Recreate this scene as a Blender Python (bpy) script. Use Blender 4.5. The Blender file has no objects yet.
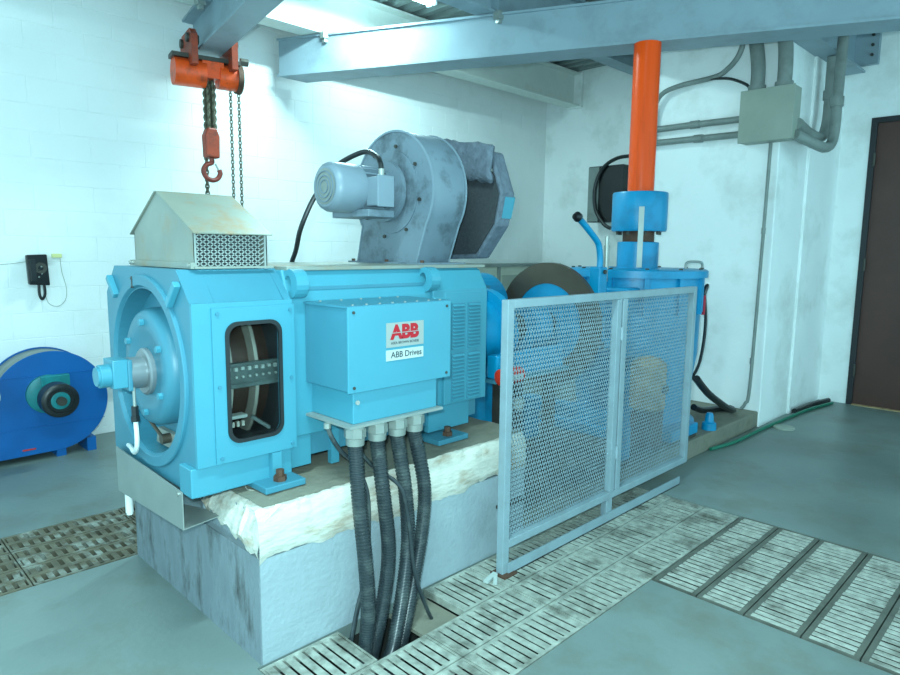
import bpy, bmesh, math, random
from mathutils import Vector, Matrix
random.seed(4)
S = bpy.context.scene
COL = S.collection
PI = math.pi

# ------------------------------------------------------------------ camera
F = 654.1; YAW = math.radians(44.91); PIT = math.radians(7.636); ROL = math.radians(.616)
fw = Vector((math.cos(PIT)*math.cos(YAW), math.cos(PIT)*math.sin(YAW), -math.sin(PIT)))
rt0 = Vector((math.sin(YAW), -math.cos(YAW), 0)); up0 = rt0.cross(fw)
c_, s_ = math.cos(ROL), math.sin(ROL)
rt = rt0*c_ + up0*s_; up = -rt0*s_ + up0*c_
CAM = Vector((-1.078, -2.017, 1.5))
cd = bpy.data.cameras.new('camera'); cam = bpy.data.objects.new('camera', cd); COL.objects.link(cam)
cd.sensor_width = 36; cd.lens = F/900*36; cd.clip_start = .05
M4 = Matrix((rt, up, -fw)).transposed().to_4x4(); M4.translation = CAM
cam.matrix_world = M4
S.camera = cam

# ------------------------------------------------------------------ light
S.view_settings.view_transform = 'Standard'; S.view_settings.look = 'None'
S.view_settings.gamma = 1; S.view_settings.use_curve_mapping = False
S.view_settings.exposure = 0.0
w = bpy.data.worlds.new('world'); S.world = w; w.use_nodes = True
w.node_tree.nodes['Background'].inputs[0].default_value = (.42, .80, .90, 1)
w.node_tree.nodes['Background'].inputs[1].default_value = 2.15
# the camera's flash
fl = bpy.data.lights.new('camera_flash', 'POINT'); fl.energy = 330; fl.shadow_soft_size = .03
fl.color = (.60, .95, 1.0)
flo = bpy.data.objects.new('camera_flash', fl); COL.objects.link(flo)
flo.location = CAM + up*.09 - rt*.05 + fw*.02
def tube_lamp_light(x, y, z, power, length=1.2):
    l = bpy.data.lights.new('fluorescent_light', 'AREA'); l.shape = 'RECTANGLE'; l.size = length; l.size_y = .08
    l.energy = power; l.color = (.60, .97, 1.0)
    o = bpy.data.objects.new('fluorescent_light', l); COL.objects.link(o); o.location = (x, y, z)
    return o
tube_lamp_light(2.52, 2.42, 3.60, 115)      # the tube lamp seen behind the cross beam
tube_lamp_light(-.6, -.9, 3.60, 100)         # the same kind of lamp further down the room

# ------------------------------------------------------------------ materials
MATS = {}
def mat(name, col, rough=.5, metal=0., var=.12, scale=6., bump=0., bscale=40., dirt=None, dirt_amt=0., dirt_scale=3., spec=.5, emit=None, stretch=None):
    m = bpy.data.materials.new(name); m.use_nodes = True; nt = m.node_tree; N = nt.nodes; L = nt.links
    b = N['Principled BSDF']
    tc = N.new('ShaderNodeNewGeometry')
    src = tc.outputs['Position']
    if stretch:
        mp = N.new('ShaderNodeMapping'); mp.inputs['Scale'].default_value = stretch
        L.new(src, mp.inputs[0]); src = mp.outputs[0]
    nz = N.new('ShaderNodeTexNoise'); nz.inputs['Scale'].default_value = scale; nz.inputs['Detail'].default_value = 6
    L.new(src, nz.inputs['Vector'])
    cr = N.new('ShaderNodeValToRGB')
    cr.color_ramp.elements[0].position = .3; cr.color_ramp.elements[1].position = .7
    c = col
    cr.color_ramp.elements[0].color = (*[max(0, v*(1-var)) for v in c], 1)
    cr.color_ramp.elements[1].color = (*[min(1, v*(1+var)) for v in c], 1)
    L.new(nz.outputs['Fac'], cr.inputs[0]); out = cr.outputs[0]
    if dirt:
        n2 = N.new('ShaderNodeTexNoise'); n2.inputs['Scale'].default_value = dirt_scale; n2.inputs['Detail'].default_value = 9; n2.inputs['Roughness'].default_value = .65
        L.new(src, n2.inputs['Vector'])
        r2 = N.new('ShaderNodeValToRGB'); r2.color_ramp.elements[0].position = .5; r2.color_ramp.elements[1].position = .72
        r2.color_ramp.elements[0].color = (0, 0, 0, 1); r2.color_ramp.elements[1].color = (dirt_amt,)*3 + (1,)
        L.new(n2.outputs['Fac'], r2.inputs[0])
        mx = N.new('ShaderNodeMix'); mx.data_type = 'RGBA'
        L.new(r2.outputs[0], mx.inputs['Factor']); L.new(out, mx.inputs['A']); mx.inputs['B'].default_value = (*dirt, 1)
        out = mx.outputs['Result']
    L.new(out, b.inputs['Base Color'])
    b.inputs['Roughness'].default_value = rough; b.inputs['Metallic'].default_value = metal
    b.inputs['Specular IOR Level'].default_value = spec
    if bump:
        n3 = N.new('ShaderNodeTexNoise'); n3.inputs['Scale'].default_value = bscale; n3.inputs['Detail'].default_value = 5
        L.new(src, n3.inputs['Vector'])
        bp = N.new('ShaderNodeBump'); bp.inputs['Strength'].default_value = bump; bp.inputs['Distance'].default_value = .01
        L.new(n3.outputs['Fac'], bp.inputs['Height']); L.new(bp.outputs[0], b.inputs['Normal'])
    if emit:
        b.inputs['Emission Color'].default_value = (*emit[:3], 1); b.inputs['Emission Strength'].default_value = emit[3]
    MATS[name] = m
    return m
def srgb(r, g, b):
    f = lambda v: (v/255/12.92 if v/255 <= .04045 else ((v/255+.055)/1.055)**2.4)
    return (f(r), f(g), f(b))

mat('wall_paint', srgb(240, 243, 242), .55, var=.02, scale=2.5, bump=.15, bscale=60, dirt=srgb(190, 195, 185), dirt_amt=.18, dirt_scale=1.6)
mat('plaster', srgb(242, 245, 244), .6, var=.03, scale=2, bump=.2, bscale=30, dirt=srgb(160, 165, 150), dirt_amt=.4, dirt_scale=1.6)
mat('floor_concrete', srgb(114, 127, 124), .40, var=.20, scale=1.1, bump=.12, bscale=35, dirt=srgb(98, 92, 70), dirt_amt=.6, dirt_scale=1.9)
mat('plinth_grey', srgb(150, 164, 170), .7, var=.1, scale=5, bump=.35, bscale=45, dirt=srgb(95, 105, 105), dirt_amt=.35, dirt_scale=2.6)
mat('plinth_stained', srgb(124, 136, 142), .7, var=.2, scale=4, bump=.35, bscale=45, dirt=srgb(52, 50, 46), dirt_amt=.95, dirt_scale=4, stretch=(1, 2.4, .8))
mat('plinth_white', srgb(204, 202, 190), .8, var=.08, scale=9, bump=.9, bscale=22, dirt=srgb(150, 122, 92), dirt_amt=.95, dirt_scale=8, stretch=(.5, 1, 1.6))
mat('plinth_top', srgb(128, 126, 112), .85, var=.18, scale=5, bump=.5, bscale=30, dirt=srgb(95, 90, 75), dirt_amt=.6, dirt_scale=5)
mat('motor_blue', srgb(62, 126, 146), .42, var=.06, scale=4, dirt=srgb(70, 120, 135), dirt_amt=.35, dirt_scale=3.2)
mat('motor_blue_light', srgb(66, 140, 160), .4, var=.04, scale=4, dirt=srgb(80, 140, 155), dirt_amt=.2, dirt_scale=5)
mat('gear_blue', srgb(0, 140, 186), .38, var=.08, scale=5, dirt=srgb(20, 70, 100), dirt_amt=.45, dirt_scale=4)
mat('fan_blue', srgb(0, 92, 162), .4, var=.1, scale=4)
mat('fan_teal', srgb(20, 125, 130), .45, var=.2, scale=12)
mat('grey_paint', srgb(108, 124, 136), .42, var=.08, scale=5, dirt=srgb(44, 50, 54), dirt_amt=.9, dirt_scale=6.5)
mat('grey_light', srgb(118, 134, 146), .4, var=.06, scale=6)
mat('beam_grey', srgb(140, 158, 168), .5, var=.07, scale=3, dirt=srgb(85, 90, 90), dirt_amt=.4, dirt_scale=2.5)
mat('beam_white', srgb(214, 220, 214), .5, var=.05, scale=3, dirt=srgb(160, 140, 100), dirt_amt=.25, dirt_scale=3)
mat('galv', srgb(142, 148, 140), .45, metal=.25, var=.1, scale=5, dirt=srgb(160, 125, 75), dirt_amt=.55, dirt_scale=4.5)
mat('galv_plain', srgb(150, 158, 154), .42, metal=.3, var=.08, scale=6)
mat('fence_grey', srgb(136, 156, 164), .45, var=.07, scale=8, dirt=srgb(110, 110, 100), dirt_amt=.3, dirt_scale=6)
mat('grate_iron', srgb(160, 164, 154), .6, metal=.1, var=.3, scale=22, bump=.4, bscale=60, dirt=srgb(60, 56, 44), dirt_amt=.9, dirt_scale=4.5)
mat('hood_sheet', srgb(142, 146, 134), .45, metal=.25, var=.1, scale=5, dirt=srgb(168, 120, 66), dirt_amt=.85, dirt_scale=6)
mat('grate_frame', srgb(96, 98, 90), .6, metal=.1, var=.25, scale=9, bump=.3, bscale=50, dirt=srgb(60, 56, 46), dirt_amt=.7, dirt_scale=6)
mat('grate_bar', srgb(172, 174, 164), .55, metal=.1, var=.3, scale=26, bump=.3, bscale=60, dirt=srgb(66, 62, 50), dirt_amt=.9, dirt_scale=4.2)
mat('grate_brown', srgb(98, 92, 76), .65, metal=.1, var=.3, scale=12, bump=.4, bscale=60, dirt=srgb(165, 172, 165), dirt_amt=.9, dirt_scale=9)
mat('oily_shaded_concrete', srgb(70, 66, 56), .55, var=.35, scale=5, bump=.3, bscale=30, dirt=srgb(120, 118, 104), dirt_amt=.7, dirt_scale=6)  # oily brown, base darkened further to paint in shade behind the fence
mat('pit', srgb(32, 32, 28), .9, var=.3, scale=6)
mat('orange', srgb(255, 82, 14), .32, var=.06, scale=4, dirt=srgb(170, 60, 20), dirt_amt=.35, dirt_scale=5, stretch=(3, 3, .4), spec=.25)
mat('hoist_orange', srgb(240, 84, 28), .4, var=.15, scale=10, dirt=srgb(80, 45, 32), dirt_amt=.75, dirt_scale=9)
mat('hoist_dark', srgb(158, 60, 34), .5, var=.2, scale=12, dirt=srgb(66, 44, 36), dirt_amt=.85, dirt_scale=14)
mat('hook_red', srgb(132, 54, 42), .5, var=.2, scale=14)
mat('rust_steel', srgb(92, 66, 52), .65, metal=.3, var=.25, scale=14)
mat('dark_steel', srgb(74, 72, 66), .45, metal=.5, var=.2, scale=8)
mat('chain_steel', srgb(104, 100, 84), .5, metal=.5, var=.2, scale=20)
mat('brake_steel', srgb(92, 82, 70), .4, metal=.45, var=.12, scale=5)
mat('black_rubber', srgb(30, 34, 36), .35, var=.15, scale=10)
mat('conduit_black', srgb(44, 52, 56), .32, var=.12, scale=20, dirt=srgb(110, 120, 115), dirt_amt=.4, dirt_scale=12)
mat('black_plastic', srgb(22, 22, 24), .3, var=.1, scale=10)
mat('filter_shade_dark', srgb(58, 62, 66), .95, var=.15, scale=60, bump=.5, bscale=200)  # filter mat colour, also the painted shade inside the hood
mat('foam_grey', srgb(96, 106, 118), .95, var=.2, scale=25, bump=.9, bscale=50)
mat('chrome', srgb(205, 212, 208), .22, metal=.75, var=.05, scale=20)
mat('silver', srgb(158, 164, 158), .35, metal=.45, var=.06, scale=20)
mat('steel_shaft', srgb(134, 142, 146), .35, metal=.4, var=.15, scale=8)
mat('door_brown', srgb(78, 48, 40), .5, var=.12, scale=4)
mat('door_frame', srgb(34, 34, 38), .5, var=.1, scale=4)
mat('conduit_grey', srgb(128, 136, 132), .5, var=.1, scale=8, dirt=srgb(90, 92, 85), dirt_amt=.5, dirt_scale=6)
mat('box_beige', srgb(150, 158, 146), .5, var=.06, scale=6)
mat('cabinet_beige', srgb(196, 200, 184), .6, var=.06, scale=6)
mat('deck_grey', srgb(128, 138, 136), .5, metal=.2, var=.08, scale=3)
mat('label_grey', srgb(150, 156, 152), .4, var=.02, scale=9)
mat('label_white', srgb(178, 188, 184), .4, var=.02, scale=9)
mat('logo_red', srgb(176, 0, 24), .4, var=.02, scale=9)
mat('ink', srgb(48, 62, 70), .5, var=.02, scale=9)
mat('slit_grey', srgb(150, 156, 152), .4, var=.02, scale=9)
mat('red_paint', srgb(206, 52, 34), .35, var=.1, scale=9)
mat('red_plate', srgb(190, 40, 62), .4, var=.1, scale=9)
mat('green_hose', srgb(20, 110, 88), .4, var=.1, scale=9)
mat('white_plastic', srgb(232, 236, 234), .35, var=.03, scale=9)
mat('yellow', srgb(220, 218, 150), .5, var=.08, scale=9)
mat('tan', srgb(178, 148, 108), .7, var=.2, scale=12, dirt=srgb(90, 70, 55), dirt_amt=.6, dirt_scale=8)
mat('copper_dark', srgb(74, 58, 50), .4, metal=.4, var=.15, scale=10)
mat('ring_pale', srgb(158, 156, 144), .35, metal=.2, var=.1, scale=10)
mat('brush_grey', srgb(72, 84, 82), .5, metal=.2, var=.2, scale=20)
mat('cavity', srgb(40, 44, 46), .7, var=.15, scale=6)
mat('tube_glow', (1, 1, 1), .4, var=0, emit=(.66, 1, 1, 12))
g = mat('window_glass', (.75, .85, .85), .06, var=0)
b = g.node_tree.nodes['Principled BSDF']; b.inputs['Transmission Weight'].default_value = 1.0; b.inputs['IOR'].default_value = 1.02
b.inputs['Alpha'].default_value = .35

# ------------------------------------------------------------------ mesh builder
def wloc(p):
    v = Vector((0, 0, 0))
    while p is not None: v += p.location; p = p.parent
    return v
class MB:
    def __init__(s): s.v = []; s.f = []; s.sm = []
    def add(s, vs, fs, smooth=False):
        o = len(s.v); s.v += [Vector(v) for v in vs]
        for f in fs: s.f.append(tuple(i+o for i in f)); s.sm.append(smooth)
        return s
    def box(s, a, b_):
        x0, y0, z0 = a; x1, y1, z1 = b_
        return s.add([(x0,y0,z0),(x1,y0,z0),(x1,y1,z0),(x0,y1,z0),(x0,y0,z1),(x1,y0,z1),(x1,y1,z1),(x0,y1,z1)],
              [(3,2,1,0),(4,5,6,7),(0,1,5,4),(1,2,6,5),(2,3,7,6),(3,0,4,7)])
    def bar(s, p, q, w, h, upv=(0,0,1)):
        p = Vector(p); q = Vector(q); d = (q-p).normalized(); u = Vector(upv)
        sd = d.cross(u)
        if sd.length < 1e-6: sd = d.cross(Vector((1,0,0)))
        sd.normalize(); u = sd.cross(d).normalized()
        vs = []
        for e in (p, q):
            for a, b_ in ((-1,-1),(1,-1),(1,1),(-1,1)): vs.append(e + sd*(a*w/2) + u*(b_*h/2))
        return s.add(vs, [(3,2,1,0),(4,5,6,7),(0,1,5,4),(1,2,6,5),(2,3,7,6),(3,0,4,7)])
    def prism(s, poly, axis, a, b_):
        # poly: list of 2D points, in the two other axes (x:(y,z) y:(x,z) z:(x,y))
        def P(u, v, t): return {'x': (t,u,v), 'y': (u,t,v), 'z': (u,v,t)}[axis]
        n = len(poly)
        vs = [P(u,v,a) for u,v in poly] + [P(u,v,b_) for u,v in poly]
        fs = [tuple(range(n-1,-1,-1)), tuple(range(n,2*n))] + [(i,(i+1)%n,n+(i+1)%n,n+i) for i in range(n)]
        return s.add(vs, fs)
    def lathe(s, prof, c, axis, n=32, smooth=True, closed=False):
        # prof: (t along axis, r)
        vs = []; m = len(prof)
        for k in range(n):
            a = 2*PI*k/n; ca, sa = math.cos(a), math.sin(a)
            for t, r in prof:
                vs.append({'x': (c[0]+t, c[1]+r*ca, c[2]+r*sa), 'y': (c[0]+r*ca, c[1]+t, c[2]+r*sa), 'z': (c[0]+r*ca, c[1]+r*sa, c[2]+t)}[axis])
        fs = []
        for k in range(n):
            k2 = (k+1) % n
            for j in range(m-1 if not closed else m):
                j2 = (j+1) % m
                fs.append((k*m+j, k2*m+j, k2*m+j2, k*m+j2))
        s.add(vs, fs, smooth)
        if not closed:
            o = len(s.v)-n*m
            if prof[0][1] > 1e-6: s.f.append(tuple(o+k*m for k in range(n))); s.sm.append(False)
            if prof[-1][1] > 1e-6: s.f.append(tuple(o+k*m+m-1 for k in range(n))); s.sm.append(False)
        return s
    def cyl(s, p, q, r, n=16, r2=None, cap=True):
        p = Vector(p); q = Vector(q); d = (q-p).normalized(); a = d.orthogonal().normalized(); b_ = d.cross(a)
        r2 = r if r2 is None else r2; vs = []
        for k in range(n):
            t = 2*PI*k/n; e = a*math.cos(t)+b_*math.sin(t); vs.append(p+e*r); vs.append(q+e*r2)
        s.add(vs, [(2*k, 2*((k+1)%n), 2*((k+1)%n)+1, 2*k+1) for k in range(n)], True)
        o = len(s.v)-2*n
        if cap:
            s.f.append(tuple(o+2*k for k in range(n-1,-1,-1))); s.sm.append(False)
            s.f.append(tuple(o+2*k+1 for k in range(n))); s.sm.append(False)
        return s
    def tube(s, pts, r, n=10, sub=8, closed=False, rf=None):
        P = [Vector(p) for p in pts]; C = []
        m = len(P)
        if sub > 1:
            for i in range(m if closed else m-1):
                g_ = (lambda k: P[k % m]) if closed else (lambda k: P[max(0, min(m-1, k))])
                p0, p1, p2, p3 = g_(i-1), g_(i), g_(i+1), g_(i+2)
                for k in range(sub):
                    t = k/sub
                    C.append(.5*((2*p1)+(-p0+p2)*t+(2*p0-5*p1+4*p2-p3)*t*t+(-p0+3*p1-3*p2+p3)*t**3))
            if not closed: C.append(P[-1])
        else: C = P
        M_ = len(C); vs = []; a = None
        for i, c in enumerate(C):
            d = (C[(i+1) % M_]-C[i-1]) if closed else (C[min(M_-1, i+1)]-C[max(0, i-1)])
            d.normalize()
            if a is None: a = d.orthogonal().normalized()
            a = (a - d*a.dot(d)).normalized(); b_ = d.cross(a)
            rr = r if rf is None else rf(i)
            for k in range(n):
                t = 2*PI*k/n; vs.append(c + (a*math.cos(t)+b_*math.sin(t))*rr)
        fs = [(i*n+k, i*n+(k+1)%n, ((i+1)%M_)*n+(k+1)%n, ((i+1)%M_)*n+k) for i in range(M_ if closed else M_-1) for k in range(n)]
        s.add(vs, fs, True)
        if not closed:
            o = len(s.v)-M_*n
            s.f.append(tuple(o+k for k in range(n-1,-1,-1))); s.sm.append(False)
            s.f.append(tuple(o+(M_-1)*n+k for k in range(n))); s.sm.append(False)
        return s
    def ringplate(s, outer, inner, axis, a, b_):
        # plate with a hole: outer and inner loops with same vertex count
        def P(u, v, t): return {'x': (t,u,v), 'y': (u,t,v), 'z': (u,v,t)}[axis]
        n = len(outer)
        vs = [P(u,v,a) for u,v in outer]+[P(u,v,a) for u,v in inner]+[P(u,v,b_) for u,v in outer]+[P(u,v,b_) for u,v in inner]
        fs = []
        for i in range(n):
            j = (i+1) % n
            fs += [(i,j,n+j,n+i), (2*n+i,3*n+i,3*n+j,2*n+j), (i,2*n+i,2*n+j,j), (n+i,n+j,3*n+j,3*n+i)]
        return s.add(vs, fs)
    def build(s, name, m, parent=None, bevel=0.):
        off = wloc(parent)
        me = bpy.data.meshes.new(name)
        me.from_pydata([v-off for v in s.v], [], s.f); me.update()
        bm = bmesh.new(); bm.from_mesh(me); bmesh.ops.recalc_face_normals(bm, faces=bm.faces); bm.to_mesh(me); bm.free()
        for p, f in zip(me.polygons, s.sm): p.use_smooth = f
        if any(s.sm): me.set_sharp_from_angle(angle=.62)
        me.materials.append(MATS[m])
        o = bpy.data.objects.new(name, me); COL.objects.link(o); o.parent = parent
        if bevel:
            md = o.modifiers.new('bevel', 'BEVEL'); md.width = bevel; md.segments = 2; md.limit_method = 'ANGLE'; md.angle_limit = .6
        return o
def tag(o, label=None, cat=None, group=None, kind=None):
    if label: o['label'] = label
    if cat: o['category'] = cat
    if group: o['group'] = group
    if kind: o['kind'] = kind
    return o
def thing(name, label, cat, loc=(0,0,0), group=None):
    o = bpy.data.objects.new(name, None); COL.objects.link(o); o.location = loc; o.empty_display_size = .1
    return tag(o, label, cat, group)
def struct(name, mb, m, bevel=0., label=None):
    o = mb.build(name, m, None, bevel); o['kind'] = 'structure'
    if label: o['label'] = label
    return o
def rrect(x0, x1, z0, z1, r, k=6):
    pts = []
    for cx, cz, a0 in ((x1-r, z1-r, 0), (x0+r, z1-r, 90), (x0+r, z0+r, 180), (x1-r, z0+r, 270)):
        for i in range(k+1):
            a = math.radians(a0+90*i/k); pts.append((cx+r*math.cos(a), cz+r*math.sin(a)))
    return pts
def rect_match(pts, x0, x1, z0, z1):
    # project a loop outwards on to a rectangle, same count
    cx, cz = (x0+x1)/2, (z0+z1)/2; out = []
    n = len(pts)//4
    corners = [(x1,z1),(x0,z1),(x0,z0),(x1,z0)]
    for i, (u, v) in enumerate(pts):
        q = i//n; j = i % n; X, Z = corners[q]
        nx = corners[(q+1)%4]; pv = corners[q-1]
        k = n-1; mid = k/2
        if j == round(mid): out.append((X, Z))
        elif j < mid: # before the corner: on the edge from prev corner
            out.append((X if pv[0]==X else u, Z if pv[1]==Z else v))
        else: out.append((X if nx[0]==X else u, Z if nx[1]==Z else v))
    return out
def expanded_mesh(mb, p0, u, v, W, Hh, pu, pv, sw, th):
    """diamond expanded-metal sheet: origin p0, directions u,v, size W x Hh, cell pu x pv"""
    p0 = Vector(p0); u = Vector(u); v = Vector(v); nrm = u.cross(v)
    nu = int(round(W/pu)); nv = int(round(Hh/pv)); pu = W/nu; pv = Hh/nv
    for j in range(nv*2):
        for i in range(nu):
            x = i*pu + (pu/2 if j % 2 else 0); y = j*pv/2
            for sx in (-1, 1):
                x1 = x+sx*pu/2
                if x1 < -1e-6 or x1 > W+1e-6: continue
                a = p0+u*x+v*y; b_ = p0+u*x1+v*(y+pv/2)
                d = (b_-a).normalized(); sd = nrm.cross(d).normalized()*sw/2; t = nrm*th/2
                vs = [a-sd-t, a+sd-t, b_+sd-t, b_-sd-t, a-sd+t, a+sd+t, b_+sd+t, b_-sd+t]
                mb.add(vs, [(3,2,1,0),(4,5,6,7),(0,3,7,4),(1,5,6,2)])
    return mb
def text_part(name, body, size, loc, m, parent, bold=0., sx=1., extr=.0008):
    cu = bpy.data.curves.new(name, 'FONT'); cu.body = body; cu.size = size; cu.extrude = extr; cu.offset = bold
    cu.align_x = 'CENTER'; cu.align_y = 'CENTER'; cu.resolution_u = 4
    t = bpy.data.objects.new('tmp', cu); COL.objects.link(t)
    bpy.context.view_layer.update()
    me = bpy.data.meshes.new_from_object(t.evaluated_get(bpy.context.evaluated_depsgraph_get()))
    bpy.data.objects.remove(t); bpy.data.curves.remove(cu)
    off = wloc(parent)
    for vv in me.vertices:   # text plane XY -> world XZ, facing -Y
        x, y, z = vv.co; vv.co = Vector((loc[0]+x*sx, loc[1]-z, loc[2]+y))-off
    me.name = name; me.materials.clear(); me.materials.append(MATS[m])
    o = bpy.data.objects.new(name, me); COL.objects.link(o); o.parent = parent
    return o
def text_part_x(name, body, size, loc, m, parent):
    o = text_part(name, body, size, (0,0,0), m, None, bold=.003, sx=1.5)
    off = wloc(parent)
    for vv in o.data.vertices: # turn to face -X
        x, y, z = vv.co; vv.co = Vector((loc[0]+y, loc[1]-x, loc[2]+z))-off
    o.parent = parent
    return o

# ================================================================== SETTING
YB = 3.58; XR = 6.35; XC = 4.75; ZD = 3.79
XL, YN = -2.6, -3.6
# trench footprint (cells that are open in the floor)
TR = [(-2.2, 1.9, 1.21, 1.88), (-.02, 2.66, -.675, 0.0), (1.6, 2.66, -1.95, -.675)]
def in_tr(x, y): return any(a < x < b_ and c < y < d for a, b_, c, d in TR)
xs = sorted({XL, XR+.2, -2.2, 1.9, -.02, 2.66, 1.6}); ys = sorted({YN, YB+.2, 1.21, 1.88, -.675, 0.0, -1.95})
m = MB()
for i in range(len(xs)-1):
    for j in range(len(ys)-1):
        if not in_tr((xs[i]+xs[i+1])/2, (ys[j]+ys[j+1])/2):
            m.box((xs[i], ys[j], -.06), (xs[i+1], ys[j+1], 0))
struct('floor', m, 'floor_concrete')
m = MB()
for a, b_, c, d in TR: m.box((a-.03, c-.03, -.42), (b_+.03, d+.03, -.38))
for a, b_, c, d in TR[:1]:
    m.box((a-.05, c-.05, -.4), (b_+.05, c, -.06)); m.box((a-.05, d, -.4), (b_+.05, d+.05, -.06)); m.box((b_, c, -.4), (b_+.05, d, -.06)); m.box((a-.05, c, -.4), (a, d, -.06))
m.box((-.07, 0, -.4), (2.71, .05, -.06)); m.box((-.07, -.675, -.4), (-.02, 0, -.06)); m.box((-.07, -.725, -.4), (1.6, -.675, -.06))
m.box((2.66, -1.95, -.4), (2.71, 0, -.06)); m.box((1.55, -1.95, -.4), (1.6, -.725, -.06)); m.box((1.55, -2.0, -.4), (2.71, -1.95, -.06))
struct('floor_trench', m, 'pit', label='dark drainage trench below the floor grates')

# --- back wall of painted blocks
bh = .1885; z0 = .813-5*bh+.0; bl = .40; XJ = 2.62
backing = MB().box((XL, YB+.006, -.05), (XR+.2, YB+.2, ZD+.1))
wb = struct('wall_back', backing, 'wall_paint')
block_meshes = {}
blocks = []
for r in range(-1, 22):
    za = z0+r*bh; zb = za+bh
    za2, zb2 = max(za, 0), min(zb, ZD)
    if zb2-za2 < .02: continue
    offx = .19 if r % 2 else .39
    edges = []
    x = XJ
    row = []
    # left of the joint
    x1 = XJ; first = (bl/2 if r % 2 else bl)
    while x1 > XL:
        x0_ = x1-first; first = bl
        row.append((max(x0_, XL), x1)); x1 = x0_
    x0_ = XJ; first = (bl if r % 2 else bl/2)
    while x0_ < XR:
        x1 = min(x0_+first, XR); first = bl
        row.append((x0_, x1)); x0_ = x1
    for a, b_ in row:
        if b_-a > .03: blocks.append((a, b_, za2, zb2))
gp = .003
# those nearest the camera's view first, the rest joined
def vis(bk):
    a, b_, c, d = bk; cx = (a+b_)/2; cz = (c+d)/2
    dx, dy, dz = cx-CAM.x, YB-CAM.y, cz-CAM.z
    v = Vector((dx, dy, dz)); zc = v.dot(fw); px = 450+F*v.dot(rt)/zc; py = 337-F*v.dot(up)/zc
    if not (-40 < px < 590 and -20 < py < 480): return 1e6
    return v.length
blocks.sort(key=vis)
nv = sum(1 for bk in blocks if vis(bk) < 1e5)
def blockmesh(L, H):
    key = (round(L, 3), round(H, 3))
    if key not in block_meshes:
        mm = MB(); g2 = gp/2; c = .002
        lo = [(g2, 0, g2), (L-g2, 0, g2), (L-g2, 0, H-g2), (g2, 0, H-g2)]
        fr = [(g2+c, -.0022, g2+c), (L-g2-c, -.0022, g2+c), (L-g2-c, -.0022, H-g2-c), (g2+c, -.0022, H-g2-c)]
        mm.add(lo+fr, [(4,5,6,7)]+[(i, (i+1)%4, 4+(i+1)%4, 4+i) for i in range(4)])
        me = bpy.data.meshes.new('block'); me.from_pydata([tuple(v) for v in mm.v], [], mm.f); me.update()
        bm = bmesh.new(); bm.from_mesh(me); bmesh.ops.recalc_face_normals(bm, faces=bm.faces)
        for f_ in bm.faces:
            if abs(f_.normal.y) > .9 and f_.normal.y > 0: bmesh.ops.reverse_faces(bm, faces=bm.faces); break
        bm.to_mesh(me); bm.free()
        me.materials.append(MATS['wall_paint']); block_meshes[key] = me
    return block_meshes[key]
rest = MB()
for i, (a, b_, c, d) in enumerate(blocks):
    if i < min(300, nv):
        o = bpy.data.objects.new('block', blockmesh(b_-a, d-c)); COL.objects.link(o); o.parent = wb
        o.location = (a, YB+.006-random.random()*.0006, c)
    else: rest.box((a+gp/2, YB+.0038, c+gp/2), (b_-gp/2, YB+.006, d-gp/2))
tag(rest.build('block_field', 'wall_paint', wb), kind='stuff')

m = MB().box((XR, YN, -.05), (XR+.2, -.98-.30, ZD+.1)).box((XR, -.283, -.05), (XR+.2, YB+.2, ZD+.1)).box((XR, -1.6, 2.79), (XR+.2, -.283, ZD+.1))
struct('wall_right', m, 'plaster')
m = MB().box((XC, -.01, -.05), (5.5, 1.17, ZD+.1)).box((5.45, -.03, -.05), (XR+.05, 1.17, ZD+.1))
struct('wall_pier', m, 'plaster', bevel=.008)
# door
dr = MB().box((XR+.02, -1.27, .008), (XR+.07, -.335, 2.74)).build('door_1', 'door_brown')
tag(dr, 'dark brown steel door in the right wall', kind='structure')
MB().box((XR-.012, -.335, 0), (XR+.10, -.283, 2.79)).box((XR-.012, -1.33, 0), (XR+.10, -1.27, 2.79)).box((XR-.012, -1.27, 2.74), (XR+.10, -.335, 2.79)).build('door_frame', 'door_frame', dr)
for z in (.35, 1.4, 2.4): MB().cyl((XR-.018, -.335, z-.06), (XR-.018, -.335, z+.06), .012).build('hinge', 'dark_steel', dr)
MB().box((XR-.03, -1.2, 0), (XR+.1, -.335, .008)).build('sill', 'tan', dr)

# ceiling: ribbed steel deck, ribs along Y
m = MB(); pts = []; x = XL
while x < XR+.2:
    pts += [(x, 0), (x+.07, 0), (x+.09, .05), (x+.16, .05), (x+.18, 0)]; x += .18
pts = [(a, ZD+b_) for a, b_ in pts]
vs = []; fs = []
for a, b_ in pts: vs += [(a, YN, b_), (a, YB+.1, b_)]
for i in range(len(pts)-1): fs.append((2*i, 2*i+1, 2*i+3, 2*i+2))
m.add(vs, fs); m.box((XL, YN, ZD+.055), (XR+.2, YB+.1, ZD+.12))
struct('ceiling', m, 'deck_grey')

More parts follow.
